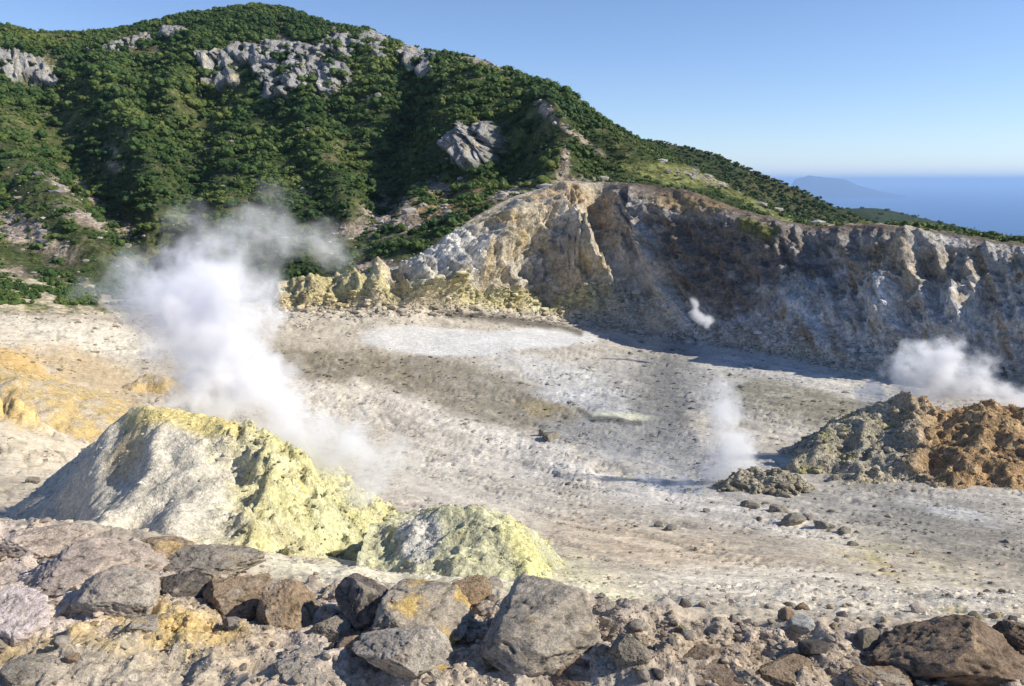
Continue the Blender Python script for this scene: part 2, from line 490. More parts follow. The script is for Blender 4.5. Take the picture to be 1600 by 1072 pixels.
mix(ell(900, 590, 150, 22, 14, .5, .9), c(0.571, 0.560, 0.532), .8)
mix(ell(930, 625, 90, 14, 8, .5, .9), c(0.628, 0.627, 0.619), .8)
mix(ell(850, 640, 50, 10, 10, .5, .9), c(0.312, 0.230, 0.082), .6)
mix(ell(1060, 600, 120, 50, 20, .5, .8), c(0.367, 0.350, 0.320), .85)
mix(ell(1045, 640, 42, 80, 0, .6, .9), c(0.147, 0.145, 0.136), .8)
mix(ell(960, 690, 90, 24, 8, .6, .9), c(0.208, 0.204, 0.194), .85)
mix(ell(1050, 710, 150, 45, 14, .6, .9), c(0.367, 0.365, 0.364), .9)
mix(ell(1130, 610, 90, 40, 10, .6, .8), c(0.347, 0.345, 0.339), .8)
mix(ell(1200, 575, 170, 20, 14, .4, .7), c(0.526, 0.515, 0.489), .8)
mix(ell(1260, 632, 130, 30, 10, .5, .9), c(0.208, 0.191, 0.128), .8)
mix(ell(1330, 605, 90, 14, 10, .5, .7), c(0.594, 0.560, 0.489), .8)
mix(ell(1330, 730, 150, 22, 15, .5, .7), c(0.408, 0.370, 0.310), .8)
mix(ell(1080, 790, 230, 22, 14, .5, .6), c(0.651, 0.605, 0.543), .85)
mix(ell(1180, 850, 200, 24, 16, .5, .8), c(0.367, 0.320, 0.272), .6)
mix(ell(1010, 850, 180, 34, 12, .5, .6), c(0.571, 0.470, 0.359), .85)
mix(ell(1240, 918, 230, 30, 4, .5, .5), c(0.685, 0.638, 0.565), .85)
mix(ell(1490, 830, 190, 46, 17, .5, .8), c(0.191, 0.183, 0.169), .8)
mix(ell(1340, 800, 110, 18, 17, .6, .9), c(0.306, 0.285, 0.252), .85)
mix(ell(1500, 800, 70, 10, 15, .6, .9), c(0.526, 0.515, 0.489), .85)
ystn = sstep(-.25, .35, fbm(X / 1.2, Yw / 1.2, 51, 4, .65))
mix(stroke([(1290,868),(1370,880),(1430,920),(1500,952)], 9, .9, 1.3) * ystn, c(0.50, 0.42, 0.17), .8)
mix(stroke([(1340,850),(1430,868),(1540,915)], 12, .9, 1.8) * ystn, c(0.48, 0.44, 0.26), .7)
mix(ell(1540, 935, 110, 14, 4, .5, .6), c(0.594, 0.560, 0.500), .8)
mix(ell(880, 925, 170, 52, 24, .5, .6), c(0.731, 0.694, 0.478), .8)
mix(ell(600, 900, 230, 46, 4, .5, .5), c(0.685, 0.650, 0.500), .8)
mix(stroke([(820,890),(880,930),(930,970)], 9, .6, .4), c(0.780, 0.780, 0.739), .9)
mix(ell(960, 1000, 160, 30, 14, .5, .9), c(0.510, 0.420, 0.252), .5)
n_f = fbm(sx / 2.6, sy / .75, 5.0, 5, .65)
mix(sstep(0.03, 0.22, n_str) * (1 - pool), c(0.30, 0.27, 0.215), 0.30)
mix(sstep(0.06, 0.25, -n_str) * (1 - pool), c(0.60, 0.565, 0.49), 0.28)
mix(sstep(0.05, 0.30, n_f) * (1 - pool), c(0.24, 0.215, 0.175), 0.34)
mix(sstep(0.08, 0.30, -n_f) * (1 - pool), c(0.62, 0.585, 0.51), 0.25)
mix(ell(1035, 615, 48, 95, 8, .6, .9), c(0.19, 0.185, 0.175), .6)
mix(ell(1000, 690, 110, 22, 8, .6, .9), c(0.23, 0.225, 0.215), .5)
mix(chan * (1 - pool), c(0.20, 0.18, 0.15), 0.55)
# left slope ochres
mix(ell(30, 590, 90, 34, 28, .6, .8), c(0.58, 0.40, 0.16), .85)
mix(ell(20, 640, 60, 22, 25, .5, .9), c(0.58, 0.42, 0.16), .8)
mix(ell(130, 575, 100, 24, 20, .6, .9), c(0.48, 0.36, 0.20), .6)
# pools of dried mud
mix(pool, c(0.62, 0.61, 0.59) , .9)
mix(ell(972, 650, 40, 5, 0, .6, .8), c(0.60, 0.59, 0.44), .8)
mix(stroke([(905,640),(925,655),(1000,660)], 4, .5, .3), c(0.10, 0.10, 0.09), .8)
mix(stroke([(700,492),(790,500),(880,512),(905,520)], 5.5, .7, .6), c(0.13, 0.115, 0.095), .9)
mix(stroke([(1000,748),(1045,757),(1090,764)], 9, .6, .3), c(0.30, 0.33, 0.37), .8)
# lower hill on the left, not cliff: tan rock with vegetation
lowl = w_wall * (1 - rock_side)
mix(lowl, c(0.44, 0.38, 0.27))
mix(lowl * sstep(-0.1, 0.35, Wn2 + 0.4 * Wn1), c(0.13, 0.15, 0.045), .85)
# cliff
cl = c(0.52, 0.45, 0.33)
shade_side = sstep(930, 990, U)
n_c = fbm(lean / 7.0, dn / 11.0, 13.0, 4, 0.6)
n_d = fbm(lean / 3.5, dn / 5.0, 23.0, 4, 0.6)
mix(w_cliff, cl)
mix(w_cliff * (1 - shade_side) * sstep(0.0, 0.3, n_c), c(0.68, 0.65, 0.59), .85)
mix(w_cliff * (1 - shade_side) * sstep(0.05, 0.3, n_d), c(0.50, 0.36, 0.16), .6)
mix(w_cliff * ell(500, 455, 110, 36, 0, .5, .6), c(0.50, 0.42, 0.20), .8)
mix(w_cliff * ell(760, 478, 230, 14, 4, .6, .5), c(0.54, 0.49, 0.25), .8)
mix(w_cliff * ell(870, 325, 70, 26, 0, .6, .7), c(0.42, 0.29, 0.15), .7)
mix(w_cliff * ell(690, 410, 60, 40, -35, .5, .5), c(0.60, 0.59, 0.57), .75)
mix(w_cliff * ell(860, 420, 40, 30, 0, .5, .9), c(0.22, 0.205, 0.19), .5)
mix(w_cliff * shade_side, c(0.58, 0.565, 0.54), .9)
mix(w_cliff * shade_side * sstep(-0.05, 0.3, n_c), c(0.70, 0.70, 0.69), .75)
mix(w_cliff * shade_side * sstep(0.08, 0.35, n_d), c(0.36, 0.25, 0.12), .7)
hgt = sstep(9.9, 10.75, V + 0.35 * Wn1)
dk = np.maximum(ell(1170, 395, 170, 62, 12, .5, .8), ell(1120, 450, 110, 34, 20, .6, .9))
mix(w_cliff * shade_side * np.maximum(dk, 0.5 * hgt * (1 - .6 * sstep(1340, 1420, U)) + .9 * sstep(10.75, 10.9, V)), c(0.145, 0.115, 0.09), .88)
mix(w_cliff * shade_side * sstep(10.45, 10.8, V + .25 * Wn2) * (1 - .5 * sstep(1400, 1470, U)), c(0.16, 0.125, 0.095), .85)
mix(w_cliff * ell(1080, 325, 60, 20, 10, .6, 1.0), c(0.40, 0.27, 0.12), .8)
mix(w_cliff * ell(1450, 430, 120, 40, 10, .6, 1.0), c(0.33, 0.24, 0.13), .6)
mix(w_cliff * shade_side * stroke([(1150,520),(1250,470),(1330,430)], 9, .8, 1.0), c(0.5, 0.52, 0.55), .6)
mix(w_cliff * ell(1010, 480, 60, 50, 0, .6, .8), c(0.40, 0.38, 0.31), .8)
mix(w_cliff * stroke([(1180,365),(1215,385)], 10, .8, .9), c(0.20, 0.21, 0.05), .8)
# ledge
mix(w_ledge, c(0.39, 0.335, 0.28))
mix(w_ledge * sstep(0, .4, lf), c(0.31, 0.28, 0.25), .6)
mix(w_ledge * ell(40, 960, 90, 80, 20, .5, .5), c(0.56, 0.49, 0.46), .8)
mix(w_ledge * ell(120, 870, 160, 30, 8, .5, .5), c(0.46, 0.40, 0.38), .8)
mix(w_ledge * ell(170, 1040, 200, 40, 4, .5, .8), c(0.38, 0.34, 0.28), .8)
mix(w_ledge * ell(250, 985, 110, 30, 8, .5, 1.0), c(0.52, 0.38, 0.14), .75)
mix(w_ledge * ell(60, 1015, 120, 22, 0, .5, 1.0), c(0.46, 0.35, 0.17), .7)
mix(w_ledge * ell(500, 1010, 90, 50, 0, .5, .7), c(0.42, 0.37, 0.34), .8)
mix(w_ledge * ell(800, 1040, 60, 20, 0, .5, .7), c(0.50, 0.36, 0.14), .7)
mix(w_ledge * ell(1150, 1045, 190, 34, 6, .5, .8), c(0.33, 0.27, 0.21), .8)
mix(w_ledge * ell(1340, 1050, 80, 30, 0, .5, .8), c(0.36, 0.30, 0.24), .8)
mix(w_ledge * sstep(0.15, 0.45, fbm(X / .5, Yw / .5, 77, 4, .6)), c(0.50, 0.38, 0.18), .2)
# hillside soil
mix(w_hill, c(0.048, 0.064, 0.022))
mix(w_hill * sstep(-.02, .30, fbm(X / 26, Yw / 26, Z / 26 + 40, 4, .6)), c(0.105, 0.115, 0.042), .85)
mix(w_hill * sstep(.1, .4, fbm(X / 8, Yw / 8, Z / 8 + 20, 4, .6)), c(0.15, 0.125, 0.07), .6)
mix(w_hill * sstep(14.1, 14.9, V + .3 * Wn1) * (1 - sstep(780, 900, U)), c(0.17, 0.125, 0.09), .8)
bare = np.zeros(IX.shape)
for a in [(50,372,80,24,25),(150,345,60,12,20),(30,455,150,34,10),(110,470,80,24,6),(615,332,48,20,-10),(700,300,44,14,0),
          (740,352,30,16,-30),(590,418,40,12,0),(470,75,60,8,18),(170,235,14,5,20),(180,262,14,6,20),(120,300,40,10,35),(1100,280,50,6,18),
          (1060,266,30,4,0),(880,262,9,30,8),(745,96,40,8,22),(800,116,40,7,28),(850,170,26,8,40),(905,215,40,6,35),(905,290,40,14,0),(620,350,80,16,-10),(800,300,40,8,-20)]:
    bare = np.maximum(bare, ell(*a, .5, .8))
bare = bare * sstep(-0.3, 0.15, Wn2 + .12)
mix(w_hill * bare, c(0.40, 0.315, 0.25), .95)
mix(w_hill * ell(700, 325, 60, 26, -10, .6, .8), c(0.24, 0.15, 0.05), .7)
meadow = w_hill * np.maximum(ell(1045, 272, 75, 16, 10, .4, .4), ell(1175, 318, 90, 7, 28, .5, .5))
mix(meadow, c(0.19, 0.20, 0.065), .9)
rim_path = w_hill * stroke([(1180,345),(1240,356),(1330,354),(1380,350),(1470,366),(1600,387)], 3.5, .6, .5)
mix(rim_path, c(0.34, 0.27, 0.19), .8)
# crags
cg = fbm(U / 10, V * 5, 4, 3)
mix(w_crag, c(0.32, 0.31, 0.30), .95)
mix(w_crag * sstep(.1, .4, cg), c(0.50, 0.42, 0.24), .7)
mix(w_crag * sstep(.15, .4, -cg), c(0.25, 0.235, 0.23), .7)

warm_ = (w_floor + w_ledge)[..., None]
cool_ = (w_floor * sstep(480, 900, U + 60 * Wn1) * sstep(5.0, 6.2, V))[..., None]
col = col * (1 - warm_) + col * (np.array([1.08, 1.04, 0.96]) * (1 - cool_) + np.array([1.02, 1.03, 1.04]) * cool_) * warm_       # the ash is warm beige throughout
# ---- split the sheet into named pieces
faces = grid_faces(nr, nc)
Vf = V.reshape(-1); Uf = U.reshape(-1)
fv = faces
Vc = Vf[fv].mean(1); Uc = Uf[fv].mean(1)
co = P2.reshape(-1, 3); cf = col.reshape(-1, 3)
cell = np.full(len(faces), 3)
rs = rock_side.reshape(-1)[fv].mean(1)
cell[Vc < 3.05] = 0
cell[(Vc >= 3.05) & (Vc < 9.05)] = 1
cell[(Vc >= 9.05) & (Vc < 11.0) & (rs > 0.5)] = 2
for i, m_ in enumerate(crag_masks):
    mv = m_.reshape(-1)[fv].mean(1)
    cell[(mv > 0.5) & (Vc > 11)] = 10 + i
def piece(name, idx, mat):
    sel = faces[cell == idx]
    used, inv = np.unique(sel, return_inverse=True)
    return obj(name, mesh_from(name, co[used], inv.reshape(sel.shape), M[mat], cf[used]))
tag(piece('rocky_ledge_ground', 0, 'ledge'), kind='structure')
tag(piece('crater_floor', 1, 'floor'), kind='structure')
tag(piece('crater_cliff', 2, 'wall'), kind='structure')
outcrops = []
more_labels = {(1, 1): 'thin separate strip of rock just above the largest jagged crag',
  (2, 1): 'second broken crag farther down the skyline to the right of the tan one'}
crag_labels = ['pale grey rock outcrop at the left edge of the picture below the saddle',
 'largest jagged grey and yellow crag just below the rounded summit',
 'tan broken crag running along the skyline right of the summit',
 'isolated pale crag low on the green slope above the crater cliff',
 'thin band of pale rock on the upper slope left of the summit',
 ]
cg2 = cell.reshape(nr - 1, nc - 1).copy()
def pieces(code):
    todo = set(map(tuple, np.argwhere(cg2 == code))); out = []
    while todo:
        st = [todo.pop()]; comp = [st[0]]
        while st:
            a_, b_ = st.pop()
            for q in ((a_ + 1, b_), (a_ - 1, b_), (a_, b_ + 1), (a_, b_ - 1)):
                if q in todo: todo.remove(q); st.append(q); comp.append(q)
        out.append(comp)
    return sorted(out, key=len, reverse=True)
nxt = 20
for i, lb in enumerate(crag_labels):
    for k, comp in enumerate(pieces(10 + i)):
        a_ = np.array(comp)
        if len(comp) < 70:
            cg2[a_[:, 0], a_[:, 1]] = 3; continue
        cg2[a_[:, 0], a_[:, 1]] = nxt
        outcrops.append((nxt, i, k)); nxt += 1
cell = cg2.reshape(-1)
tag(piece('mountain', 3, 'hill'), kind='structure')
for code, i, k in outcrops:
    lb = crag_labels[i] if k == 0 else more_labels.get((i, k), 'detached piece %d of rock outcrop %d' % (k, i))
    tag(piece('rock_outcrop', code, 'crag'), lb, 'rock outcrop')

# ---- height lookup
tm = mesh_from('tmp', co, faces)
bmt = bmesh.new(); bmt.from_mesh(tm); bvh = BVHTree.FromBMesh(bmt); bmt.free(); bpy.data.meshes.remove(tm)
def gz(x, y, default=None):
    h = bvh.ray_cast(Vector((x, y, 600)), Vector((0, 0, -1)))
    return h[0].z if h[0] else default
camv = Vector((0, 0, CAM_Z))
def hit(px, py):
    x = (px - 800) / FPX; y = (536 - py) / FPX
    dr = Vector((x, CT + y * ST, -ST + y * CT)).normalized()
    h = bvh.ray_cast(camv, dr)
    return h[0]

# ------------------------------------------------------------------ sea, far ridges, island
def sea_material():
    m = bpy.data.materials.new('sea_water'); m.use_nodes = True
    t = m.node_tree; N, L = t.nodes.new, t.links.new
    b = t.nodes['Principled BSDF']
    b.inputs['Base Color'].default_value = (0.012, 0.075, 0.21, 1)
    b.inputs['Roughness'].default_value = 0.35
    b.inputs['IOR'].default_value = 1.33
    tc = N('ShaderNodeTexCoord'); nz = N('ShaderNodeTexNoise'); nz.inputs['Scale'].default_value = 0.02
    nz.inputs['Detail'].default_value = 6
    L(tc.outputs['Object'], nz.inputs['Vector'])
    bp = N('ShaderNodeBump'); bp.inputs['Distance'].default_value = 3.0; bp.inputs['Strength'].default_value = 0.5
    L(nz.outputs['Fac'], bp.inputs['Height']); L(bp.outputs[0], b.inputs['Normal'])
    return m
xs = np.linspace(-60000, 60000, 25); ys = np.linspace(-2500, 60000, 25)
gx, gy = np.meshgrid(xs, ys)
sv = np.stack([gx.ravel(), gy.ravel(), np.full(gx.size, SEA_Z)], -1)
tag(obj('sea', mesh_from('sea', sv, grid_faces(25, 25), sea_material())), kind='structure')

def ridge(name, sky_pts, Ysky, drop, tint, seed, res=2.5, Ynear=None, amp=3.0):
    sx_, sy_ = zip(*sky_pts)
    cx = np.arange(sx_[0], sx_[-1], res)
    top = np.interp(cx, sx_, sy_)
    kk = np.arange(-20, 21); g = np.exp(-.5 * (kk / 6.0) ** 2); g /= g.sum()
    top = np.convolve(np.pad(top, 20, mode='edge'), g, 'valid')
    n = 60
    X0, Y0, Z0 = world_at(cx, top, np.full(len(cx), Ysky))
    rowsP = []
    for i in range(n):
        s = i / (n - 1)
        if s < 0.75:
            q = 1 - s / 0.75
            rowsP.append(np.stack([X0 * (1 - 0.3 * q), Y0 - (Ysky - Ynear) * q, Z0 - drop * q ** 0.9], -1))
        else:
            q = (s - 0.75) / 0.25
            rowsP.append(np.stack([X0 * (1 + 0.5 * q), Y0 * (1 + .5 * q), Z0 - drop * 0.9 * q ** 1.3], -1))
    Pm = np.stack(rowsP)
    k = amp * fbm(Pm[..., 0] / (amp * 8), Pm[..., 1] / (amp * 8), seed, 4)
    s_ = np.linspace(0, 1, n)[:, None]
    Pm[..., 2] += k * np.clip(np.abs(s_ - 0.75) * 8, 0.15, 1)
    nn = fbm(Pm[..., 0] / (amp * 6), Pm[..., 1] / (amp * 6), seed + 5, 4)
    cc = np.asarray(tint[0]) * (1 - sstep(-.3, .4, nn))[..., None] + np.asarray(tint[1]) * sstep(-.3, .4, nn)[..., None]
    o = obj(name, mesh_from(name, Pm.reshape(-1, 3), grid_faces(n, len(cx)), M['hill'], cc.reshape(-1, 3)))
    tag(o, kind='structure')
    return Pm
far1 = ridge('green_ridge', [(960,215),(1020,218),(1070,229),(1110,238),(1160,259),(1240,291),(1300,319),(1340,336),(1375,349),(1440,380),(1520,430)],
      420, 75, ((0.030, 0.045, 0.018), (0.075, 0.075, 0.028)), 3, Ynear=260, amp=6)
far2 = ridge('distant_hill', [(1180,340),(1290,326),(1340,322),(1375,323),(1450,341),(1530,359),(1600,373),(1760,405),(2000,450),(2300,500)],
      1100, 200, ((0.025, 0.04, 0.018), (0.045, 0.06, 0.025)), 9, Ynear=500, amp=9)
# coastal lowland below the far hill, and the island
def cone_island():
    Yi = 24000.0
    xs_ = np.linspace(1225, 1420, 70)
    prof_ = np.interp(xs_, [1225,1240,1252,1264,1275,1290,1310,1340,1380,1420], [0,2.5,6,8.5,7.5,5.5,3.5,2,.8,0])
    rowsI = []
    for j, s in enumerate(np.linspace(-1, 1, 21)):
        X0, Y0, Z0 = world_at(xs_, np.full(70, 283.0), np.full(70, Yi + s * 2500))
        h = (prof_ / FPX * Yi * (1 + .12 * perlin(xs_ / 9, s * 3, 2.2)) + (22 - SEA_Z) * np.clip(prof_ / 3, 0, 1)) * (1 - s * s)
        rowsI.append(np.stack([X0, Y0, SEA_Z - 5 + h], -1))
    Pm = np.stack(rowsI)
    o = obj('island', mesh_from('island', Pm.reshape(-1, 3), grid_faces(21, 70), M['hill'], np.full((21 * 70, 3), 0.06)))
    tag(o, 'faint blue island with one low peak on the sea horizon', 'island')
cone_island()

# ------------------------------------------------------------------ mounds
def tents(gx, gy, ridges, k=0.12, flare=0):
    """height of a body made of sloping ridges: each ridge = (points (x,y,z), slope)"""
    acc = []
    for pts, slope in ridges:
        best = np.full(gx.shape, -1e9)
        for (x0, y0, z0), (x1, y1, z1) in zip(pts[:-1], pts[1:]):
            dx, dy = x1 - x0, y1 - y0
            tt = np.clip(((gx - x0) * dx + (gy - y0) * dy) / (dx * dx + dy * dy + 1e-9), 0, 1)
            dist = np.hypot(gx - x0 - tt * dx, gy - y0 - tt * dy)
            dd_ = np.sqrt(dist ** 2 + k * k) - k
            if flare: dd_ = .30 * dd_ + 1.15 * flare * (1 - np.exp(-dd_ / flare))
            best = np.maximum(best, z0 + tt * (z1 - z0) - slope * dd_)
        acc.append(best)
    A = np.stack(acc); mx = A.max(0)
    return mx + k * np.log(np.exp((A - mx) / k).sum(0)) - k * 0.3
def rp(pts):
    return [tuple(float(v) for v in world_at(a, b, cc)) for a, b, cc in pts]
def mound(name, ridges, bounds, res, matk, k, rough, colour, label, cat, slope_noise=0.0, sink=0.25, crest=None, flare=0):
    rd = [(rp(p), s) for p, s in ridges]
    x0, x1, y0, y1 = bounds
    xs_ = np.arange(x0, x1, res); ys_ = np.arange(y0, y1, res)
    gx, gy = np.meshgrid(xs_, ys_)
    wx = gx + slope_noise * perlin(gx / (res * 28), gy / (res * 28), 1.0)
    wy = gy + slope_noise * perlin(gx / (res * 28), gy / (res * 28), 9.0)
    h = tents(wx, wy, rd, k, flare)
    base = np.empty(gx.shape)
    stp = 3
    sub = np.array([[gz(float(a), float(b), 0.0) for a in xs_[::stp]] for b in ys_[::stp]])
    iy = np.clip(np.arange(len(ys_)) / stp, 0, sub.shape[0] - 1.001); ix = np.clip(np.arange(len(xs_)) / stp, 0, sub.shape[1] - 1.001)
    i0 = iy.astype(int); j0 = ix.astype(int); fy = (iy - i0)[:, None]; fx = (ix - j0)[None, :]
    base = (sub[i0][:, j0] * (1 - fy) * (1 - fx) + sub[i0 + 1][:, j0] * fy * (1 - fx) + sub[i0][:, j0 + 1] * (1 - fy) * fx + sub[i0 + 1][:, j0 + 1] * fy * fx)
    sx_, sy_ = project(gx, gy, h)
    h = h + rough(gx, gy, h, sx_, sy_)
    if crest is not None:                      # hold the crest to its surveyed height
        for _ in range(3):
            qx, qy = project(gx, gy, h)
            bins = np.arange(crest[0][0], crest[-1][0] + 1, 8.0)
            bi = np.clip(np.round((qx - bins[0]) / 8).astype(int), 0, len(bins) - 1)
            ok = (qx > bins[0] - 4) & (qx < bins[-1] + 4) & (h > base)
            top = np.full(len(bins), 1e9); np.minimum.at(top, bi[ok], qy[ok])
            top[top > 1e8] = np.nan
            want = np.interp(bins, [q[0] for q in crest], [q[1] for q in crest])
            dlt = want - top
            good = np.isfinite(dlt)
            if not good.any(): break
            dlt = np.interp(bins, bins[good], dlt[good])
            g_ = np.exp(-.5 * (np.arange(-6, 7) / 2.5) ** 2); g_ /= g_.sum()
            dlt = np.convolve(np.pad(dlt, 6, mode='edge'), g_, 'valid')
            h = h - np.interp(qx, bins, dlt) * gy / FPX
    above = h - base
    h2 = np.where(above > -sink, h, base - sink)
    # round the toe into the ground
    verts = np.stack([gx, gy, h2], -1).reshape(-1, 3)
    fc = grid_faces(len(ys_), len(xs_))
    keep = (above.reshape(-1)[fc] > -sink * 0.9).any(1)
    fc = fc[keep]
    used, inv = np.unique(fc, return_inverse=True)
    cc = colour(gx, gy, h2, sx_, sy_).reshape(-1, 3)
    o = obj(name, mesh_from(name, verts[used], inv.reshape(fc.shape), M[matk], cc[used]))
    tag(o, label, cat)
    return gx, gy, h2, above

def ez(sx_, sy_, cx, cy, rx, ry, ang=0, soft=.4, n=0):
    a = R(ang); x, y = sx_ - cx, sy_ - cy
    q = np.hypot((x*math.cos(a) + y*math.sin(a)) / rx, (-x*math.sin(a) + y*math.cos(a)) / ry)
    return 1 - sstep(1 - soft, 1 + soft, q + n)
def mx(base, mask, colr):
    return base * (1 - mask[..., None]) + np.asarray(colr) * mask[..., None]

# -- big sulphur mound
def rough_a(gx, gy, h, sx_, sy_):
    sul = sstep(310, 430, sx_ + 60 * perlin(gx, gy, 0)) 
    lump = fbm(gx / 0.55, gy / 0.55, h / 0.55, 4, 0.55, ridged=True)
    lump2 = fbm(gx / 0.17, gy / 0.17, h / 0.17, 3, 0.6)
    grv = fbm((gx * .8 - gy * .6) / .42, (gx * .6 + gy * .8) / 1.3, 4.0, 4, .55, ridged=True)
    sm = fbm(gx / 0.7, gy / 0.7, 3.0, 5, 0.55)
    big = fbm(gx / 1.1, gy / 1.1, h / 1.1, 3, 0.5, ridged=True)
    return sul * (0.34 * (big - .25) + 0.30 * (lump - .3) + 0.12 * lump2 + .22 * (grv - .35) - .1) + (1 - sul) * (0.13 * sm + .05 * lump2 - .05 + .16 * fbm(gx / 1.8, gy / 1.8, 6., 3, .5, ridged=True) - .08)
def col_a(gx, gy, h, sx_, sy_):
    n = fbm(gx / 0.8, gy / 0.8, 0, 4, .6); n2 = fbm(gx / 0.3, gy / 0.3, 5, 4, .6)
    b = np.zeros(gx.shape + (3,)) + np.array((0.56, 0.515, 0.42))
    b = mx(b, sstep(0, .35, n2) * .6, (0.43, 0.39, 0.31))
    b = mx(b, ez(sx_, sy_, 300, 650, 110, 24, 8, .5, .4 * n) * .85, (0.66, 0.54, 0.20))
    b = mx(b, ez(sx_, sy_, 200, 690, 22, 50, 30, .5, .4 * n) * .6, (0.50, 0.38, 0.18))
    sul = sstep(310, 440, sx_ + 110 * n + 0.12 * (sy_ - 750))
    b = mx(b, sul, (0.53, 0.485, 0.235))
    b = mx(b, sul * sstep(.0, .35, n) * .6, (0.53, 0.50, 0.40))
    b = mx(b, sul * sstep(.05, .4, n2) * .8, (0.60, 0.56, 0.34))
    b = mx(b, sul * sstep(.05, .35, -n2) * .8, (0.33, 0.305, 0.15))  # olive mottling paints in the shadow of crevices in the crust
    b = mx(b, sul * sstep(.22, .5, n) * .6, (0.60, 0.50, 0.13))
    b = mx(b, ez(sx_, sy_, 560, 790, 110, 70, 30, .5, .3 * n) * .6, (0.60, 0.59, 0.36))
    b = mx(b, sstep(855, 900, sy_ + 20 * n) * .7, (0.58, 0.565, 0.43))
    return b
mA = mound('sulphur_mound', [
  ([(213,634,17.2),(260,640,16.8),(330,654,16.3),(400,664,15.9),(455,682,15.5),(500,716,15.0),(560,762,14.3),(625,812,13.4)], 0.85),
  ([(213,634,17.2),(180,658,17.0),(120,712,16.4),(50,768,15.6),(-60,835,14.6)], 0.85),
  ([(213,634,17.2),(240,672,15.9),(232,712,15.0),(185,765,13.8),(105,826,12.6)], 0.80),
  ([(330,654,16.3),(310,740,14.3),(290,820,12.6)], 0.45),
  ([(445,678,15.6),(425,720,14.7),(395,780,13.6),(375,835,12.7)], 0.95),
  ([(500,716,15.0),(490,770,13.9),(480,830,12.9),(470,875,12.2)], 0.85),
  ([(575,768,14.2),(570,820,13.1),(560,870,12.3)], 0.8),
 ], (-13.5, 0.8, 8.0, 22.5), 0.047, 'mound', 0.22, rough_a, col_a,
 'large pale fumarole mound with bright yellow sulphur crust on its right half', 'mound', 0.34, flare=2.0,
 crest=[(-60,838),(0,808),(50,766),(120,710),(180,656),(213,632),(260,636),(330,650),(400,660),(440,672),(480,690),(520,724),(570,760),(620,794),(650,830),(690,880),(740,930)])

def rough_b(gx, gy, h, sx_, sy_):
    return 0.16 * fbm(gx / 0.5, gy / 0.5, h / .5, 5, 0.6) + 0.07 * fbm(gx / .15, gy / .15, 0, 3, .6) + .12 * (fbm(gx / .8, gy / .8, h / .8, 3, .5, ridged=True) - .3) - .05
def col_b(gx, gy, h, sx_, sy_):
    n = fbm(gx / 0.7, gy / 0.7, 10, 4, .6); n2 = fbm(gx / 0.25, gy / 0.25, 15, 4, .6)
    b = np.zeros(gx.shape + (3,)) + np.array((0.47, 0.455, 0.30))
    b = mx(b, sstep(0.05, .4, n2) * .8, (0.55, 0.52, 0.27))
    b = mx(b, sstep(0.05, .35, -n2) * .75, (0.36, 0.345, 0.24))
    b = mx(b, ez(sx_, sy_, 840, 850, 26, 80, -38, .5, .3 * n) * .85, (0.62, 0.58, 0.26))
    b = mx(b, ez(sx_, sy_, 655, 835, 34, 40, 0, .4, .3 * n) * .9, (0.53, 0.51, 0.46))
    b = mx(b, sstep(880, 930, sy_ + 20 * n) * .6, (0.60, 0.59, 0.47))
    return b
mB = mound('sulphur_mound', [
  ([(640,806,13.4),(690,790,13.4),(745,790,13.2),(800,805,12.7),(835,838,12.0),(866,868,11.3),(915,915,10.2)], 0.85),
  ([(650,806,13.4),(655,845,12.4),(665,885,11.4)], 0.7),
  ([(745,790,13.2),(750,850,11.8),(760,905,10.6)], 0.55),
  ([(810,812,12.5),(825,880,11.0),(850,930,10.0)], 0.6),
 ], (-2.6, 3.0, 7.4, 17.0), 0.04, 'mound', 0.2, rough_b, col_b,
 'smaller low yellow green sulphur mound at the right foot of the large one', 'mound', 0.15, flare=1.6,
 crest=[(560,850),(590,815),(630,798),(690,788),(745,790),(790,800),(830,824),(862,852),(892,885),(925,920),(965,962)])

# -- brown mound on the right
def rough_c(gx, gy, h, sx_, sy_):
    return 0.75 * fbm(gx / 2.2, gy / 2.2, h / 2.2, 4, 0.55, ridged=True) - .25 + 0.28 * fbm(gx / .6, gy / .6, h / .6, 4, .6)
def col_c(gx, gy, h, sx_, sy_):
    n = fbm(gx / 2, gy / 2, 10, 4, .6); n2 = fbm(gx / 0.8, gy / 0.8, 15, 4, .6)
    b = np.zeros(gx.shape + (3,)) + np.array((0.36, 0.24, 0.125))
    b = mx(b, sstep(0, .4, n2) * .7, (0.22, 0.15, 0.09))
    b = mx(b, sstep(0.05, .4, -n2) * .6, (0.48, 0.36, 0.22))
    lf_ = 1 - sstep(1380, 1470, sx_ + 60 * n)
    b = mx(b, lf_ * .9, (0.36, 0.33, 0.25))
    b = mx(b, lf_ * sstep(.05, .4, n) * .8, (0.40, 0.36, 0.13))
    b = mx(b, lf_ * sstep(.05, .4, -n2) * .6, (0.52, 0.50, 0.42))
    b = mx(b, ez(sx_, sy_, 1440, 750, 150, 14, 12, .6, .5 * n) * .6, (0.42, 0.36, 0.26))
    return b
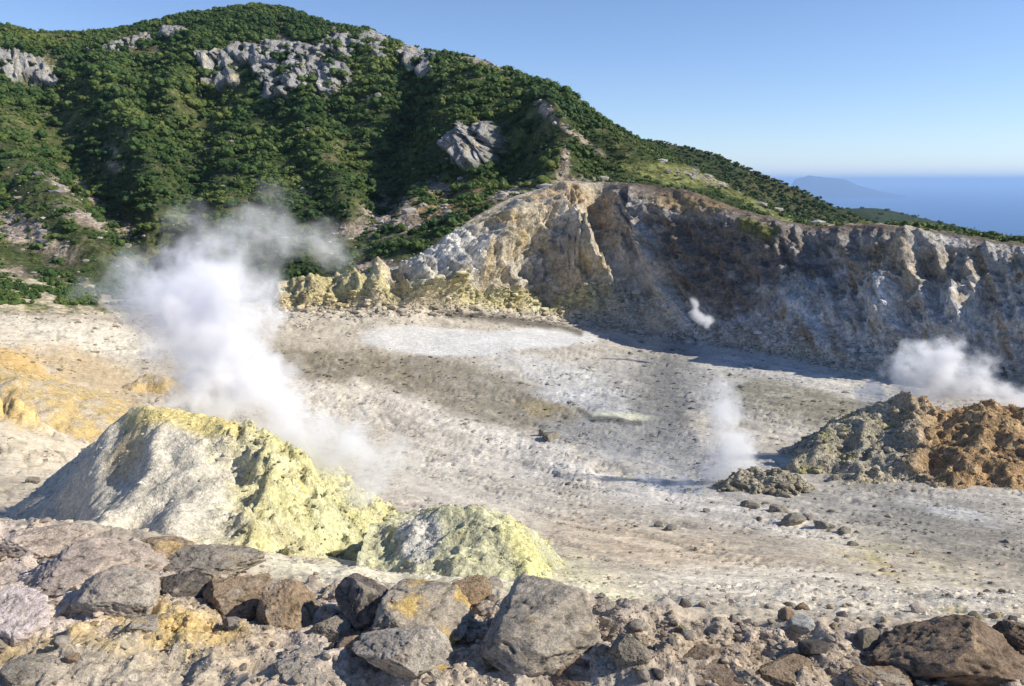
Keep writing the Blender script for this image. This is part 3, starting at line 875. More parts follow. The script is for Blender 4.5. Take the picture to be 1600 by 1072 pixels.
mC = mound('fumarole_mound', [
  ([(1262,690,45),(1310,655,46.5),(1365,636,47),(1415,612,48)], 1.0),
  ([(1415,612,48),(1440,616,48),(1465,640,47),(1500,640,47),(1545,624,46),(1600,640,45.5),(1700,665,44),(1800,700,43)], 0.75),
  ([(1415,612,48),(1420,660,44.5),(1390,705,42),(1330,735,40.5)], 0.62),
  ([(1545,624,46),(1535,680,42),(1500,730,39.5),(1480,765,38)], 0.6),
  ([(1600,640,45.5),(1620,710,40),(1600,780,36.5)], 0.6),
  ([(1700,665,44),(1740,760,37)], 0.6),
 ], (14.5, 38, 33, 56), 0.13, 'brown_mound', 0.5, rough_c, col_c,
 'big rusty brown fumarole mound steaming at the right edge', 'mound', 0.7, 0.5,
 crest=[(1222,720),(1245,695),(1300,652),(1360,634),(1410,612),(1440,614),(1462,636),(1490,640),(1545,624),(1600,638),(1700,668)])
# -- small dark mound at mid right
def rough_d(gx, gy, h, sx_, sy_):
    return 0.5 * fbm(gx / 1.2, gy / 1.2, h / 1.2, 4, 0.6, ridged=True) - .2 + 0.16 * fbm(gx / .35, gy / .35, h / .35, 3, .6)
def col_d(gx, gy, h, sx_, sy_):
    n = fbm(gx / 1.2, gy / 1.2, 10, 4, .6); n2 = fbm(gx / 0.5, gy / 0.5, 15, 4, .6)
    b = np.zeros(gx.shape + (3,)) + np.array((0.33, 0.29, 0.21))
    b = mx(b, sstep(0, .4, n2) * .7, (0.19, 0.17, 0.14))
    b = mx(b, sstep(0.0, .4, n) * .7, (0.47, 0.44, 0.34))
    return b
mD = mound('fumarole_mound', [
  ([(1090,772,36.5),(1125,752,37.5),(1160,732,38.5),(1210,732,38.5),(1250,740,38),(1280,765,37)], 0.8),
  ([(1210,732,38.5),(1225,765,36),(1260,800,34)], 0.6),
  ([(1160,732,38.5),(1165,765,36.3),(1180,785,35)], 0.6),
  ([(1260,800,34),(1290,822,32.5),(1325,838,31.5)], 0.75),
 ], (8.3, 16.5, 29.5, 42), 0.08, 'brown_mound', 0.3, rough_d, col_d,
 'small dark crusty mound behind the column of steam at mid right', 'mound', 0.5, 0.4,
 crest=[(1070,790),(1090,770),(1125,750),(1160,731),(1210,731),(1250,741),(1280,765),(1300,805),(1325,830),(1350,860)])
# -- ochre lump on the left slope
def rough_e(gx, gy, h, sx_, sy_):
    return 0.5 * fbm(gx / 1.4, gy / 1.4, h, 5, 0.6) + .15 * (fbm(gx / .9, gy / .9, h, 4, .6, ridged=True) - .4)
def col_e(gx, gy, h, sx_, sy_):
    n = fbm(gx / 1.2, gy / 1.2, 20, 4, .6)
    return mx(np.zeros(gx.shape + (3,)) + np.array((0.50, 0.37, 0.17)), sstep(-.2, .3, n) * .9, (0.44, 0.38, 0.29))
p0 = hit(232, 612)
mound('ochre_mound', [([(205,596,p0.y),(232,584,p0.y + 1.5),(262,590,p0.y + 1)], 0.8)],
      (p0.x - 5, p0.x + 5, p0.y - 6, p0.y + 8), 0.12, 'mound', 0.5, rough_e, col_e,
      'ochre yellow lump of crust on the slope behind the steam', 'mound', 0.3, 0.3)
p0 = hit(30, 660)
bank = [(a_, b_ - 12, hit(max(a_, 2), b_).y) for a_, b_ in ((-40, 575), (5, 600), (40, 622), (75, 650))]
mound('ochre_mound', [(bank, 0.5)],
      (p0.x - 14, p0.x + 8, p0.y - 8, p0.y + 22), 0.12, 'mound', 0.5, rough_e, col_e,
      'orange yellow crusted bank on the slope at the left edge', 'mound', 0.5, 0.3)

# ------------------------------------------------------------------ boulders
def ico(sub):
    bm = bmesh.new(); bmesh.ops.create_icosphere(bm, subdivisions=sub, radius=1)
    v = np.array([x.co[:] for x in bm.verts]); f = np.array([[q.index for q in x.verts] for x in bm.faces]); bm.free()
    return v, f
ICO = {s: ico(s) for s in (1, 2, 3, 4, 6)}
def boulder_mesh(name, sub, seed, tone, patch=None, flat=10, rough=1.0, mat='boulder', patch_amt=0.4):
    r = np.random.default_rng(seed)
    v, f = ICO[sub]; v = v.copy()
    o3 = r.uniform(0, 60, 3)
    a = fbm(v[:, 0] * 1.3 + o3[0], v[:, 1] * 1.3 + o3[1], v[:, 2] * 1.3 + o3[2], 3, .5)
    nrm = v / np.linalg.norm(v, axis=1)[:, None]
    v = v + nrm * (0.20 * a)[:, None]
    for _ in range(flat + 5):
        n = r.normal(size=3); n /= np.linalg.norm(n)
        dd = r.uniform(0.5, 0.86)
        q = v @ n - dd
        v -= n * (np.maximum(q, 0) * 0.96)[:, None]
    if sub >= 3:
        b_ = fbm(v[:, 0] * 4 + o3[1], v[:, 1] * 4 + o3[0], v[:, 2] * 4, 4, .6)
        b2 = fbm(v[:, 0] * 3 + 5, v[:, 1] * 3 + o3[0], v[:, 2] * 3, 3, .6, ridged=True)
        v = v + nrm * (rough * (0.07 * b_ - 0.16 * np.clip(b2 - .6, 0, 1) + .03))[:, None]
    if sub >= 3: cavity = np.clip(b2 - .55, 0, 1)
    if sub >= 5:
        b3 = fbm(v[:, 0] * 17, v[:, 1] * 17 + o3[0], v[:, 2] * 17, 3, .65)
        v = v + nrm * (rough * 0.034 * b3)[:, None]
    t1 = fbm(v[:, 0] * 1.6 + 9, v[:, 1] * 1.6 + o3[0], v[:, 2] * 1.6, 4, .6)
    cc = np.zeros((len(v), 3)) + np.array(tone)
    cc *= (1 + 0.5 * t1)[:, None]
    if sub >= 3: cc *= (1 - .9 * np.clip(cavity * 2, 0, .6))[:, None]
    if patch is not None:
        pm = sstep(0.35 - patch_amt, 0.65 - patch_amt, fbm(v[:, 0] * 1.4 + o3[2], v[:, 1] * 1.4, v[:, 2] * 1.4 + 4, 4, .6))[:, None]
        cc = cc * (1 - pm * .85) + np.array(patch) * pm * .85
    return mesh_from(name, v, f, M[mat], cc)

GREY, BROWN, PINK, OCH, DARK, PALE = (0.335, 0.29, 0.23), (0.32, 0.235, 0.155), (0.43, 0.35, 0.285), (0.56, 0.39, 0.13), (0.15, 0.13, 0.115), (0.43, 0.375, 0.305)
# px, py of centre, width px, height px, depth factor, tone, patch colour, rotation, label, facets
BL = [
 (842, 985, 236, 130, .9, GREY, (.36,.27,.15), 8, 'largest grey boulder at the centre with an ochre left face', 9, .12),
 (872,1050, 220, 110, .9, (0.24,0.175,0.125), (0.33,0.25,0.18), -15, 'dark brown pitted boulder leaning in front of the largest grey boulder', 10, .3),
 (652, 952, 190, 100, .9, GREY, OCH, 10, 'boulder with a bright ochre yellow patch left of the largest grey boulder', 11, .34),
 (572, 942, 90, 84, .9, DARK, GREY, 30, 'dark ridged boulder against the left end of the yellow patched boulder', 8, .3),
 (628,1014, 128, 84, .9, PALE, GREY, -20, 'pale grey rounded boulder in front of the yellow patched boulder', 9, .3),
 (732, 928, 66, 46, .9, BROWN, None, 40, 'small brown rock peeping out behind the largest grey boulder', 7, .3),
 (188, 925, 140, 88, .9, PALE, PINK, 14, 'rounded grey boulder with a deep shadow on its left in the left foreground', 8, .3),
 (245, 852, 110, 44, .9, BROWN, (.50,.36,.18), 5, 'brown dark topped rock at the foot of the pale mound slope', 8, .3),
 (62, 843, 124, 58, .9, PINK, DARK, 15, 'pinkish rock with dark shade painted on it near the left edge below the mound', 9, .1),  # dark patches put shadow into this rock's colour
 (150, 872, 210, 66, .9, PINK, GREY, 6, 'broad low pinkish grey rock above the rounded grey boulder', 12, .1),
 (285, 906, 74, 60, .9, DARK, GREY, 50, 'dark knobbly rock between the rounded grey boulder and the brown split boulder', 9, .2),
 (322, 916, 44, 42, .9, DARK, PALE, 10, 'small dark knob of rock beside the brown split boulder', 7, .2),
 (372, 926, 104, 76, .9, BROWN, PALE, 24, 'left half of the brown split boulder', 8, .2),
 (436, 944, 96, 84, .9, BROWN, (.45,.36,.26), -24, 'right half of the brown split boulder', 8, .3),
 (330, 876, 150, 44, .9, GREY, (.40,.32,.22), 4, 'low grey brown slab above the brown split boulder', 10, .2),
 (226, 974, 62, 36, .9, PALE, OCH, 10, 'small yellowish rock in front of the rounded grey boulder', 8, .3),
 (14, 955, 110, 84, .9, (.55,.47,.44), PALE, 30, 'whitish pink lump of rock at the left edge', 9, .2),
 (1500,1022, 250, 130, 1.0, (0.20,0.145,0.10), (0.30,0.22,0.14), -6, 'big dark brown boulder in the lower right corner', 12, .2),
 (1590,1000, 90, 60, 1.0, (0.22,0.16,0.11), (.36,.26,.15), 25, 'brown rock on the right shoulder of the big corner boulder', 10, .2),
 (982,1016, 62, 50, .9, GREY, BROWN, 10, 'grey brown stone just right of the largest grey boulder', 8, .2),
 (1064, 984, 20, 16, .9, (.30,.28,.18), None, 0, 'small greenish rounded stone on pale ground at the centre right', 5, .2),
 (1250, 976, 42, 22, .9, (.50,.49,.46), None, 0, 'small whitish stone with a shadow near the lower right', 6, .2),
 (1357,1002, 40, 34, .9, GREY, None, 30, 'rounded grey stone left of the big corner boulder', 6, .2),
 (1272,1012, 42, 28, .9, DARK, BROWN, 10, 'flat dark stone in the rubble near the lower right', 8, .2),
 (1100,1050, 150, 50, .9, (0.23,0.17,0.12), (0.32,0.26,0.2), 0, 'low brown rock sunk in the rubble right of centre', 10, .3),
 (1230,1056, 90, 46, .9, BROWN, (.36,.28,.2), 20, 'low rust coloured rock sunk in the rubble at lower right', 10, .3),
 (522, 984, 60, 36, .9, GREY, None, 15, 'grey stone left of the dark ridged boulder', 8, .2),
 (548,1008, 36, 26, .9, (.45,.33,.22), None, 15, 'small tan stone left of the pale rounded boulder', 6, .2),
 (482,1052, 130, 60, .9, PALE, PINK, 0, 'low pale grey rock at the bottom edge left of centre', 11, .2),
 (690,1066, 90, 40, .9, PALE, OCH, 0, 'pale ochre stained rock at the bottom edge by the dark brown boulder', 9, .3),
 (1365,1060, 90, 40, .9, BROWN, PALE, 0, 'brown rock at the bottom edge left of the big corner boulder', 9, .3),
 (60,1045, 110, 40, .9, GREY, (.40,.33,.22), 0, 'low grey rock in the bottom left corner', 9, .3),
]
foot_pts = []
for i, (px, py, wp, hp, df, tone, patch, rz, lb, fl, pa) in enumerate(BL):
    big = wp > 55
    me = boulder_mesh('boulder', 6 if big else 4, 100 + i, tone, patch, fl, 1.0, patch_amt=pa)
    h = hit(px, min(py + hp * 0.42, 1070))
    if h is None: continue
    dist = (h - camv).length
    # scale: pixels -> metres at that distance
    s = dist * math.cos(math.atan(abs(px - 800) / FPX)) / FPX
    s = (h.y * CT - (h.z - CAM_Z) * ST) / FPX
    W = wp * s / 2 / 0.83
    Hh = hp * s / 2 / 0.83
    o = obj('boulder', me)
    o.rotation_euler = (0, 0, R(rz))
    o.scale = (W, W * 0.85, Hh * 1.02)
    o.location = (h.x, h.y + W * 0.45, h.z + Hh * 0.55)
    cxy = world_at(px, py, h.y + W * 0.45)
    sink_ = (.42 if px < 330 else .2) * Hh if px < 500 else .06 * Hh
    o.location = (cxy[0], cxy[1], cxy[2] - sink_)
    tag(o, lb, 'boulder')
    foot_pts.append((o.location.x, o.location.y, W))

# ------------------------------------------------------------------ loose stones
stone_vars = [boulder_mesh('stone', 3, 500 + k, t_, None, 11, 1.3, 'stone') for k, t_ in
              enumerate([GREY, BROWN, PALE, (.38,.31,.24), DARK, (.45,.36,.22), (.3,.26,.22), PINK])]
# individually countable stones: on the ledge, then the bigger blocks on the floor
def put_stone(x, y, r_, group, label, meshes, zf=0.25):
    z = gz(x, y)
    if z is None: return None
    o = obj('stone', random.choice(meshes))
    o.location = (x, y, z + r_ * zf)
    o.scale = (r_ * random.uniform(.8, 1.4), r_ * random.uniform(.8, 1.2), r_ * random.uniform(.55, .95))
    o.rotation_euler = (random.uniform(-.3, .3), random.uniform(-.3, .3), random.uniform(0, 6.28))
    tag(o, label, 'stone', group)
    return o
made = 0
while made < 190:
    px = random.uniform(-20, 1620); py = random.uniform(870 + (px / 1600) * 90, 1072)
    if px < 450 and random.random() < .5: continue
    h = hit(px, py)
    if h is None or h.y > 8: continue
    r_ = h.y / FPX * random.choice([7, 8, 9, 10, 12, 14, 18]) * .8
    if put_stone(h.x, h.y, r_, 'loose stones on the rocky ledge', 'loose stone lying among the boulders of the foreground ledge', stone_vars, .2): made += 1
def rock_at(px, py, wp, label, k, hs=.8):
    h = hit(px, py); s = h.y / FPX
    o = obj('stone', boulder_mesh('stone', 4, 900 + k, (0.24, 0.215, 0.175), (0.42, 0.38, 0.30), 12, 2.2, 'stone', .12))
    o.scale = (wp * s / 2, wp * s / 2, wp * s / 2 * hs); o.location = (h.x, h.y, h.z + wp * s * .12)
    o.rotation_euler = (0, 0, k)
    tag(o, label, 'stone')
rock_at(858, 688, 34, 'dark square block lying alone on the floor near the centre', 1)
rock_at(848, 680, 20, 'smaller dark stone touching the lone block on the floor', 2)
rock_at(1078, 767, 12, 'small black stone at the tip of the small dark mound', 3)
rock_at(52, 755, 26, 'brown stone on the slope left of the large pale mound', 4)
made = 0
while made < 90:
    px = random.uniform(880, 1600); py = random.uniform(760, 940)
    if random.random() < .4: px = random.uniform(1280, 1600); py = random.uniform(850, 960)
    h = hit(px, py)
    if h is None: continue
    r_ = h.y / FPX * random.choice([3, 4, 5, 6, 8]) * .85
    if put_stone(h.x, h.y, r_, 'dark stones scattered on the near crater floor', 'small dark stone scattered on the near crater floor', [stone_vars[k] for k in (0, 1, 3, 4, 6)], .1): made += 1

# rubble as one mass: joined small stones
def rubble(name, pts, radii, tones, label, mat='stone', zsq=.7, seed=0):
    r = np.random.default_rng(seed)
    v, f = ICO[1]
    n = len(pts)
    base = []
    for k in range(8):
        q = v * (1 + r.normal(0, .16, (len(v), 1))); base.append(q)
    base = np.stack(base)[r.integers(0, 8, n)]                      # n,12,3
    th = r.uniform(0, 6.28, n); ct, st_ = np.cos(th)[:, None], np.sin(th)[:, None]
    sc = np.stack([radii * r.uniform(.8, 1.6, n), radii * r.uniform(.7, 1.1, n), radii * r.uniform(.5, .9, n) * zsq], -1)
    q = base * sc[:, None, :]
    x = q[..., 0] * ct - q[..., 1] * st_; y = q[..., 0] * st_ + q[..., 1] * ct
    q = np.stack([x, y, q[..., 2]], -1) + pts[:, None, :]
    fc = (f[None] + (np.arange(n) * len(v))[:, None, None]).reshape(-1, 3)
    cc = np.repeat(tones, len(v), axis=0)
    o = obj(name, mesh_from(name, q.reshape(-1, 3), fc, M[mat], cc, smooth=False))
    tag(o, label, kind='stuff')
def mound_crumbs(name, m_, colf, n, rmul, ulo, uhi, label, seed, zs=.8):
    gx, gy, h, ab = m_
    r = np.random.default_rng(seed)
    sx_, sy_ = project(gx, gy, h)
    dens = np.clip(.3 + 1.5 * fbm(gx / .6, gy / .6, 3, 3, .6), .02, 2) * sstep(ulo - 30, ulo + 40, sx_) * (1 - sstep(uhi - 20, uhi + 20, sx_)) * (ab > .02)
    idx = r.choice(dens.size, n, p=dens.ravel() / dens.sum())
    p_ = np.stack([gx, gy, h], -1).reshape(-1, 3)[idx]
    cc_ = colf(gx, gy, h, sx_, sy_).reshape(-1, 3)[idx] * r.uniform(.55, 1.15, (n, 1))
    rad_ = p_[:, 1] / FPX * np.minimum(r.pareto(2.4, n) * 1.8 + 1.5, 9) * rmul
    rubble(name, p_, rad_, cc_, label, seed=seed, zsq=zs)
mound_crumbs('sulphur_crumbs', mA, col_a, 2600, 1.0, 350, 660, 'yellow crusts and crumbs on the steep sulphur face of the large mound', 31)
mound_crumbs('sulphur_crumbs', mA, col_a, 1200, .55, -60, 380, 'small pebbles on the pale side of the large mound', 32)
mound_crumbs('sulphur_crumbs', mB, col_b, 1500, .8, 600, 930, 'yellow green crumbs on the smaller sulphur mound', 33)
mound_crumbs('mound_rubble', mC, col_c, 2600, .9, 1200, 1800, 'brown rubble on the big mound at the right edge', 34)
mound_crumbs('mound_rubble', mD, col_d, 1200, .9, 1060, 1400, 'dark rubble on the small crusty mound', 35)
for q_, (a_, b_, w_) in enumerate([(1172,792,34),(1215,800,40),(1238,818,44),(1262,812,26),(1288,826,38),(1318,832,28),(1332,852,20),(1105,800,16),(1030,822,22),(1048,828,26)]):
    rock_at(a_, b_, w_, ['first dark lump under the small dark mound, nearest to it on the left', 'second dark lump of the line under the small dark mound',
            'largest dark lump in the middle of the line trailing from the small dark mound', 'dark lump set back behind the largest one of the trailing line',
            'broad dark lump right of the largest one of the trailing line', 'upright dark lump near the lower end of the trailing line',
            'last and lowest dark lump of the trailing line, beside the yellow stain', 'small dark lump below the tip of the small dark mound',
            'left of two dark lumps on the pale band below the slender steam', 'right of two dark lumps on the pale band below the slender steam'][q_], 10 + q_, .55)
co3 = P2
def scatter(n, vlo, vhi, dens, seed, ulo=-120, uhi=1720):
    """random surface points weighted by apparent size"""
    r = np.random.default_rng(seed)
    sel = (V >= vlo) & (V < vhi) & (U > ulo) & (U < uhi)
    w_ = (dens * sel).ravel(); w_ = w_ / w_.sum()
    idx = r.choice(len(w_), n, p=w_)
    i, j = np.unravel_index(idx, V.shape)
    i = np.clip(i, 0, nr - 2); j = np.clip(j, 0, nc - 2)
    a, b_ = r.uniform(0, 1, (2, n, 1))
    p = co3[i, j] * (1 - a) * (1 - b_) + co3[i + 1, j] * a * (1 - b_) + co3[i, j + 1] * (1 - a) * b_ + co3[i + 1, j + 1] * a * b_
    return p, i, j, r
clus = (np.clip(0.1 + 1.6 * fbm(IX / 50, IY / 16, 3.0, 4, .6), 0.03, 2) + 2.2 * sstep(.12, .45, fbm(sx / 7, sy / 1.6, 41.0, 4, .6))) * (1 - pool * .97)
p, i, j, r = scatter(19000, 4.2, 9.1, clus, 11)
rad = p[:, 1] / FPX * np.minimum(r.pareto(3.2, len(p)) * 1.6 + 0.9, 6.0)
tn = col[i, j] * r.uniform(.35, 1.0, (len(p), 1))
rubble('rubble', p, rad, tn, 'small dark stones and crumbs strewn over the crater floor', seed=1)
p, i, j, r = scatter(24000, 2.0, 4.4, np.clip(.4 + fbm(IX / 60, IY / 30, 6.0, 3, .6), .05, 2), 12)
rad = p[:, 1] / FPX * np.minimum(r.pareto(2.6, len(p)) * 1.9 + 1.1, 9.0)
tn = col[i, j] * r.uniform(.5, 1.25, (len(p), 1))
rubble('gravel', p, rad, tn, 'coarse gravel between the boulders of the ledge', seed=2)
p, i, j, r = scatter(5000, 8.85, 9.5, rock_side * 1.0 + .02, 13)
rad = p[:, 1] / FPX * np.minimum(r.pareto(2.6, len(p)) * 2 + 1.4, 8.0)
tn = col[i, j] * r.uniform(.5, 1.15, (len(p), 1))
rubble('scree', p, rad, tn, 'fallen blocks along the foot of the crater cliff', seed=3)

# ------------------------------------------------------------------ shrubs
def shrub_mesh(seed, leaf=150):
    r = np.random.default_rng(seed)
    vs, fs, n0 = [], [], 0
    v0, f0 = ICO[2]
    for k in range(r.integers(5, 9)):                       # lobes of foliage
        cc_ = np.array([r.uniform(-.8, .8), r.uniform(-.8, .8), r.uniform(.0, .5)])
        q = v0 * r.uniform(.25, .48) * np.array([1.1, 1.1, .85])
        q = q * (1 + .5 * perlin(q[:, 0] * 4 + seed, q[:, 1] * 4, q[:, 2] * 4 + k)[:, None]) + cc_
        vs.append(q); fs.append(f0 + n0); n0 += len(q)
    allq = np.concatenate(vs)
    src = allq[r.integers(0, len(allq), leaf)]
    dr = src - np.array([0, 0, .2]); dr /= np.linalg.norm(dr, axis=1)[:, None]
    c0 = src + dr * r.uniform(0, .16, (leaf, 1))
    a_ = r.normal(size=(leaf, 3)) * .11; b_ = r.normal(size=(leaf, 3)) * .11
    tri = np.stack([c0, c0 + a_, c0 + b_], 1).reshape(-1, 3)
    vs.append(tri); fs.append(np.arange(leaf * 3).reshape(-1, 3) + n0)
    return mesh_from('shrub', np.concatenate(vs), np.concatenate(fs), M['foliage'], smooth=False)
shv = [shrub_mesh(40 + k) for k in range(5)]
# cover of the mountain
cover = np.ones(IX.shape)
cover *= 1 - .93 * bare
glade = sstep(-.02, .30, fbm(X / 26, Yw / 26, Z / 26 + 40, 4, .6))
cover *= 1 - .82 * glade * (1 - .5 * sstep(850, 980, U))
cover *= 1 - np.clip(w_crag * 1.15, 0, 1) * .97
cover *= 1 - meadow / (meadow.max() + 1e-6) * .93
cover *= 1 - .95 * np.clip(rim_path, 0, 1)
cover *= 1 - .6 * ell(60, 430, 170, 60, 10, .6, .5)
area = np.zeros(V.shape)
e1 = np.linalg.norm(np.diff(P, axis=0), axis=-1); e2 = np.linalg.norm(np.diff(P, axis=1), axis=-1)
area[:-1, :-1] = e1[:, :-1] * e2[:-1, :]
small = np.clip(sstep(850, 980, U) + .7 * sstep(14.0, 14.9, V), 0, 1)          # low growth on the right slope and the skyline
dens_h = w_hill * cover * area * (1 + 2.2 * small)
p, i, j, r = scatter(52000, 11.0, 15.6, dens_h, 21, -420, 1900)
size = np.clip(.5 + r.pareto(2.0, len(p)) * .55, .5, 2.7) * (1 - .62 * small[i, j])
size *= np.clip(p[:, 1] / 230, .62, 1.15)
# lower left slope: scattered bushes
pl, il, jl, rl = scatter(330, 9.6, 11.0, (1 - rock_side) * sstep(-.2, .4, Wn2 + .4 * Wn1), 22, -420, 470)
p = np.concatenate([p, pl]); size = np.concatenate([size, rl.uniform(.5, 1.1, len(pl))])
# hedge on the rim at the right
hp_, hs_ = [], []
for _ in range(700):
    px = random.uniform(1388, 1900); t_ = random.random()
    cr = np.interp(px, [1370, 1480, 1600, 2300], [350, 364, 384, 450]); cy = np.interp(px, [1370, 1480, 1600, 2300], [112, 106, 98, 70])
    y = cy + .5 + t_ * 7
    x = float(world_at(px, cr, cy)[0]) * y / cy
    z = gz(x, y)
    if z is None: continue
    hp_.append((x, y, z + .15)); hs_.append(random.uniform(.95, 1.4) * min(1, .5 + (px - 1388) / 60))
nh = len(hp_)
p = np.concatenate([p, np.array(hp_)]); size = np.concatenate([size, np.array(hs_)])
# pale rocks lying on the slopes
pr, ir, jr, rr = scatter(2600, 11.0, 15.3, w_hill * area * (.04 + bare + 1.2 * np.clip(fbm(X / 20, Yw / 20, 90, 3, .6) - .15, 0, 1)), 27, -100, 1300)
rubble('hillside_rocks', pr, np.clip(.25 + rr.pareto(2.8, len(pr)) * .3, .25, 1.4), np.array([(.36, .33, .29)]) * rr.uniform(.6, 1.2, (len(pr), 1)), 'small pale rocks lying among the scrub of the mountain', seed=7)
# far ridge
fr = far1[12:48].reshape(-1, 3); pf = fr[rng.integers(0, len(fr), 9000)] + rng.uniform(-2, 2, (9000, 3)) * np.array([1, 1, .1])
p = np.concatenate([p, pf]); size = np.concatenate([size, rng.uniform(.55, 1.35, 9000)])
fr = far2[:46].reshape(-1, 3); pf = fr[rng.integers(0, len(fr), 2500)] + rng.uniform(-3, 3, (2500, 3)) * np.array([1, 1, 0])
p = np.concatenate([p, pf]); size = np.concatenate([size, rng.uniform(1.5, 3.2, 2500)])
qx, qy = project(p[:, 0], p[:, 1], p[:, 2])
app = size / p[:, 1] * ((qx > 0) & (qx < 1600) & (qy > 0))
order = np.argsort(-app)
own = order[:290]; rest = order[290:]
sh_objs = []
for k, ii in enumerate(own):
    o = obj('shrub', shv[k % 5])
    s = float(size[ii])
    o.location = tuple(p[ii] - np.array([0, 0, .12 * s])); o.scale = (s, s, s * random.uniform(.75, 1.05)); o.rotation_euler = (0, 0, random.uniform(0, 6.28))
    on_rim = qx[ii] > 1380
    if on_rim: tag(o, 'low dark green dwarf pine bush in the hedge along the right crater rim', 'shrub', 'bushes of the rim hedge')
    elif qx[ii] < 300 and qy[ii] > 250: tag(o, 'green bush on the rocky lower slope left of the steam', 'shrub', 'bushes on the lower left slope')
    else: tag(o, 'taller rounded green bush standing out of the scrub on the mountain', 'shrub', 'taller bushes on the mountain')
    sh_objs.append(o)
def scatter_gn(name, pts, sc, sources, label):
    me = bpy.data.meshes.new(name)
    me.vertices.add(len(pts)); me.vertices.foreach_set('co', pts.astype(np.float32).ravel())
    a = me.attributes.new('size', 'FLOAT', 'POINT'); a.data.foreach_set('value', sc.astype(np.float32))
    a = me.attributes.new('pick', 'INT', 'POINT'); a.data.foreach_set('value', rng.integers(0, len(sources), len(pts)).astype(np.int32))
    a = me.attributes.new('turn', 'FLOAT', 'POINT'); a.data.foreach_set('value', rng.uniform(0, 6.28, len(pts)).astype(np.float32))
    o = obj(name, me)
    g = bpy.data.node_groups.new(name, 'GeometryNodeTree')
    g.interface.new_socket('Geometry', in_out='INPUT', socket_type='NodeSocketGeometry')
    g.interface.new_socket('Geometry', in_out='OUTPUT', socket_type='NodeSocketGeometry')
    N, L = g.nodes.new, g.links.new
    gi, go = N('NodeGroupInput'), N('NodeGroupOutput')
    def nat(nm, ty):
        q = N('GeometryNodeInputNamedAttribute'); q.data_type = ty; q.inputs['Name'].default_value = nm; return q.outputs[0]
    sz, pk, tr = nat('size', 'FLOAT'), nat('pick', 'INT'), nat('turn', 'FLOAT')
    cv = N('ShaderNodeCombineXYZ'); L(tr, cv.inputs[2])
    jn = N('GeometryNodeJoinGeometry')
    for k, s_ in enumerate(sources):
        oi = N('GeometryNodeObjectInfo'); oi.inputs['Object'].default_value = s_; oi.inputs['As Instance'].default_value = True
        oi.transform_space = 'ORIGINAL'
        cp = N('FunctionNodeCompare'); cp.data_type = 'INT'; cp.operation = 'EQUAL'; L(pk, cp.inputs['A']); cp.inputs['B'].default_value = k
        ip = N('GeometryNodeInstanceOnPoints')
        L(gi.outputs[0], ip.inputs['Points']); L(cp.outputs[0], ip.inputs['Selection']); L(oi.outputs['Geometry'], ip.inputs['Instance'])
        L(cv.outputs[0], ip.inputs['Rotation']); L(sz, ip.inputs['Scale'])
        L(ip.outputs[0], jn.inputs[0])
    L(jn.outputs[0], go.inputs[0])
    md = o.modifiers.new('scatter', 'NODES'); md.node_group = g
    tag(o, label, kind='stuff')
    return o
scatter_gn('hillside_scrub', p[rest] - np.array([0, 0, .1]) , size[rest], sh_objs[:5], 'dense dark green scrub covering the mountain and far ridges')

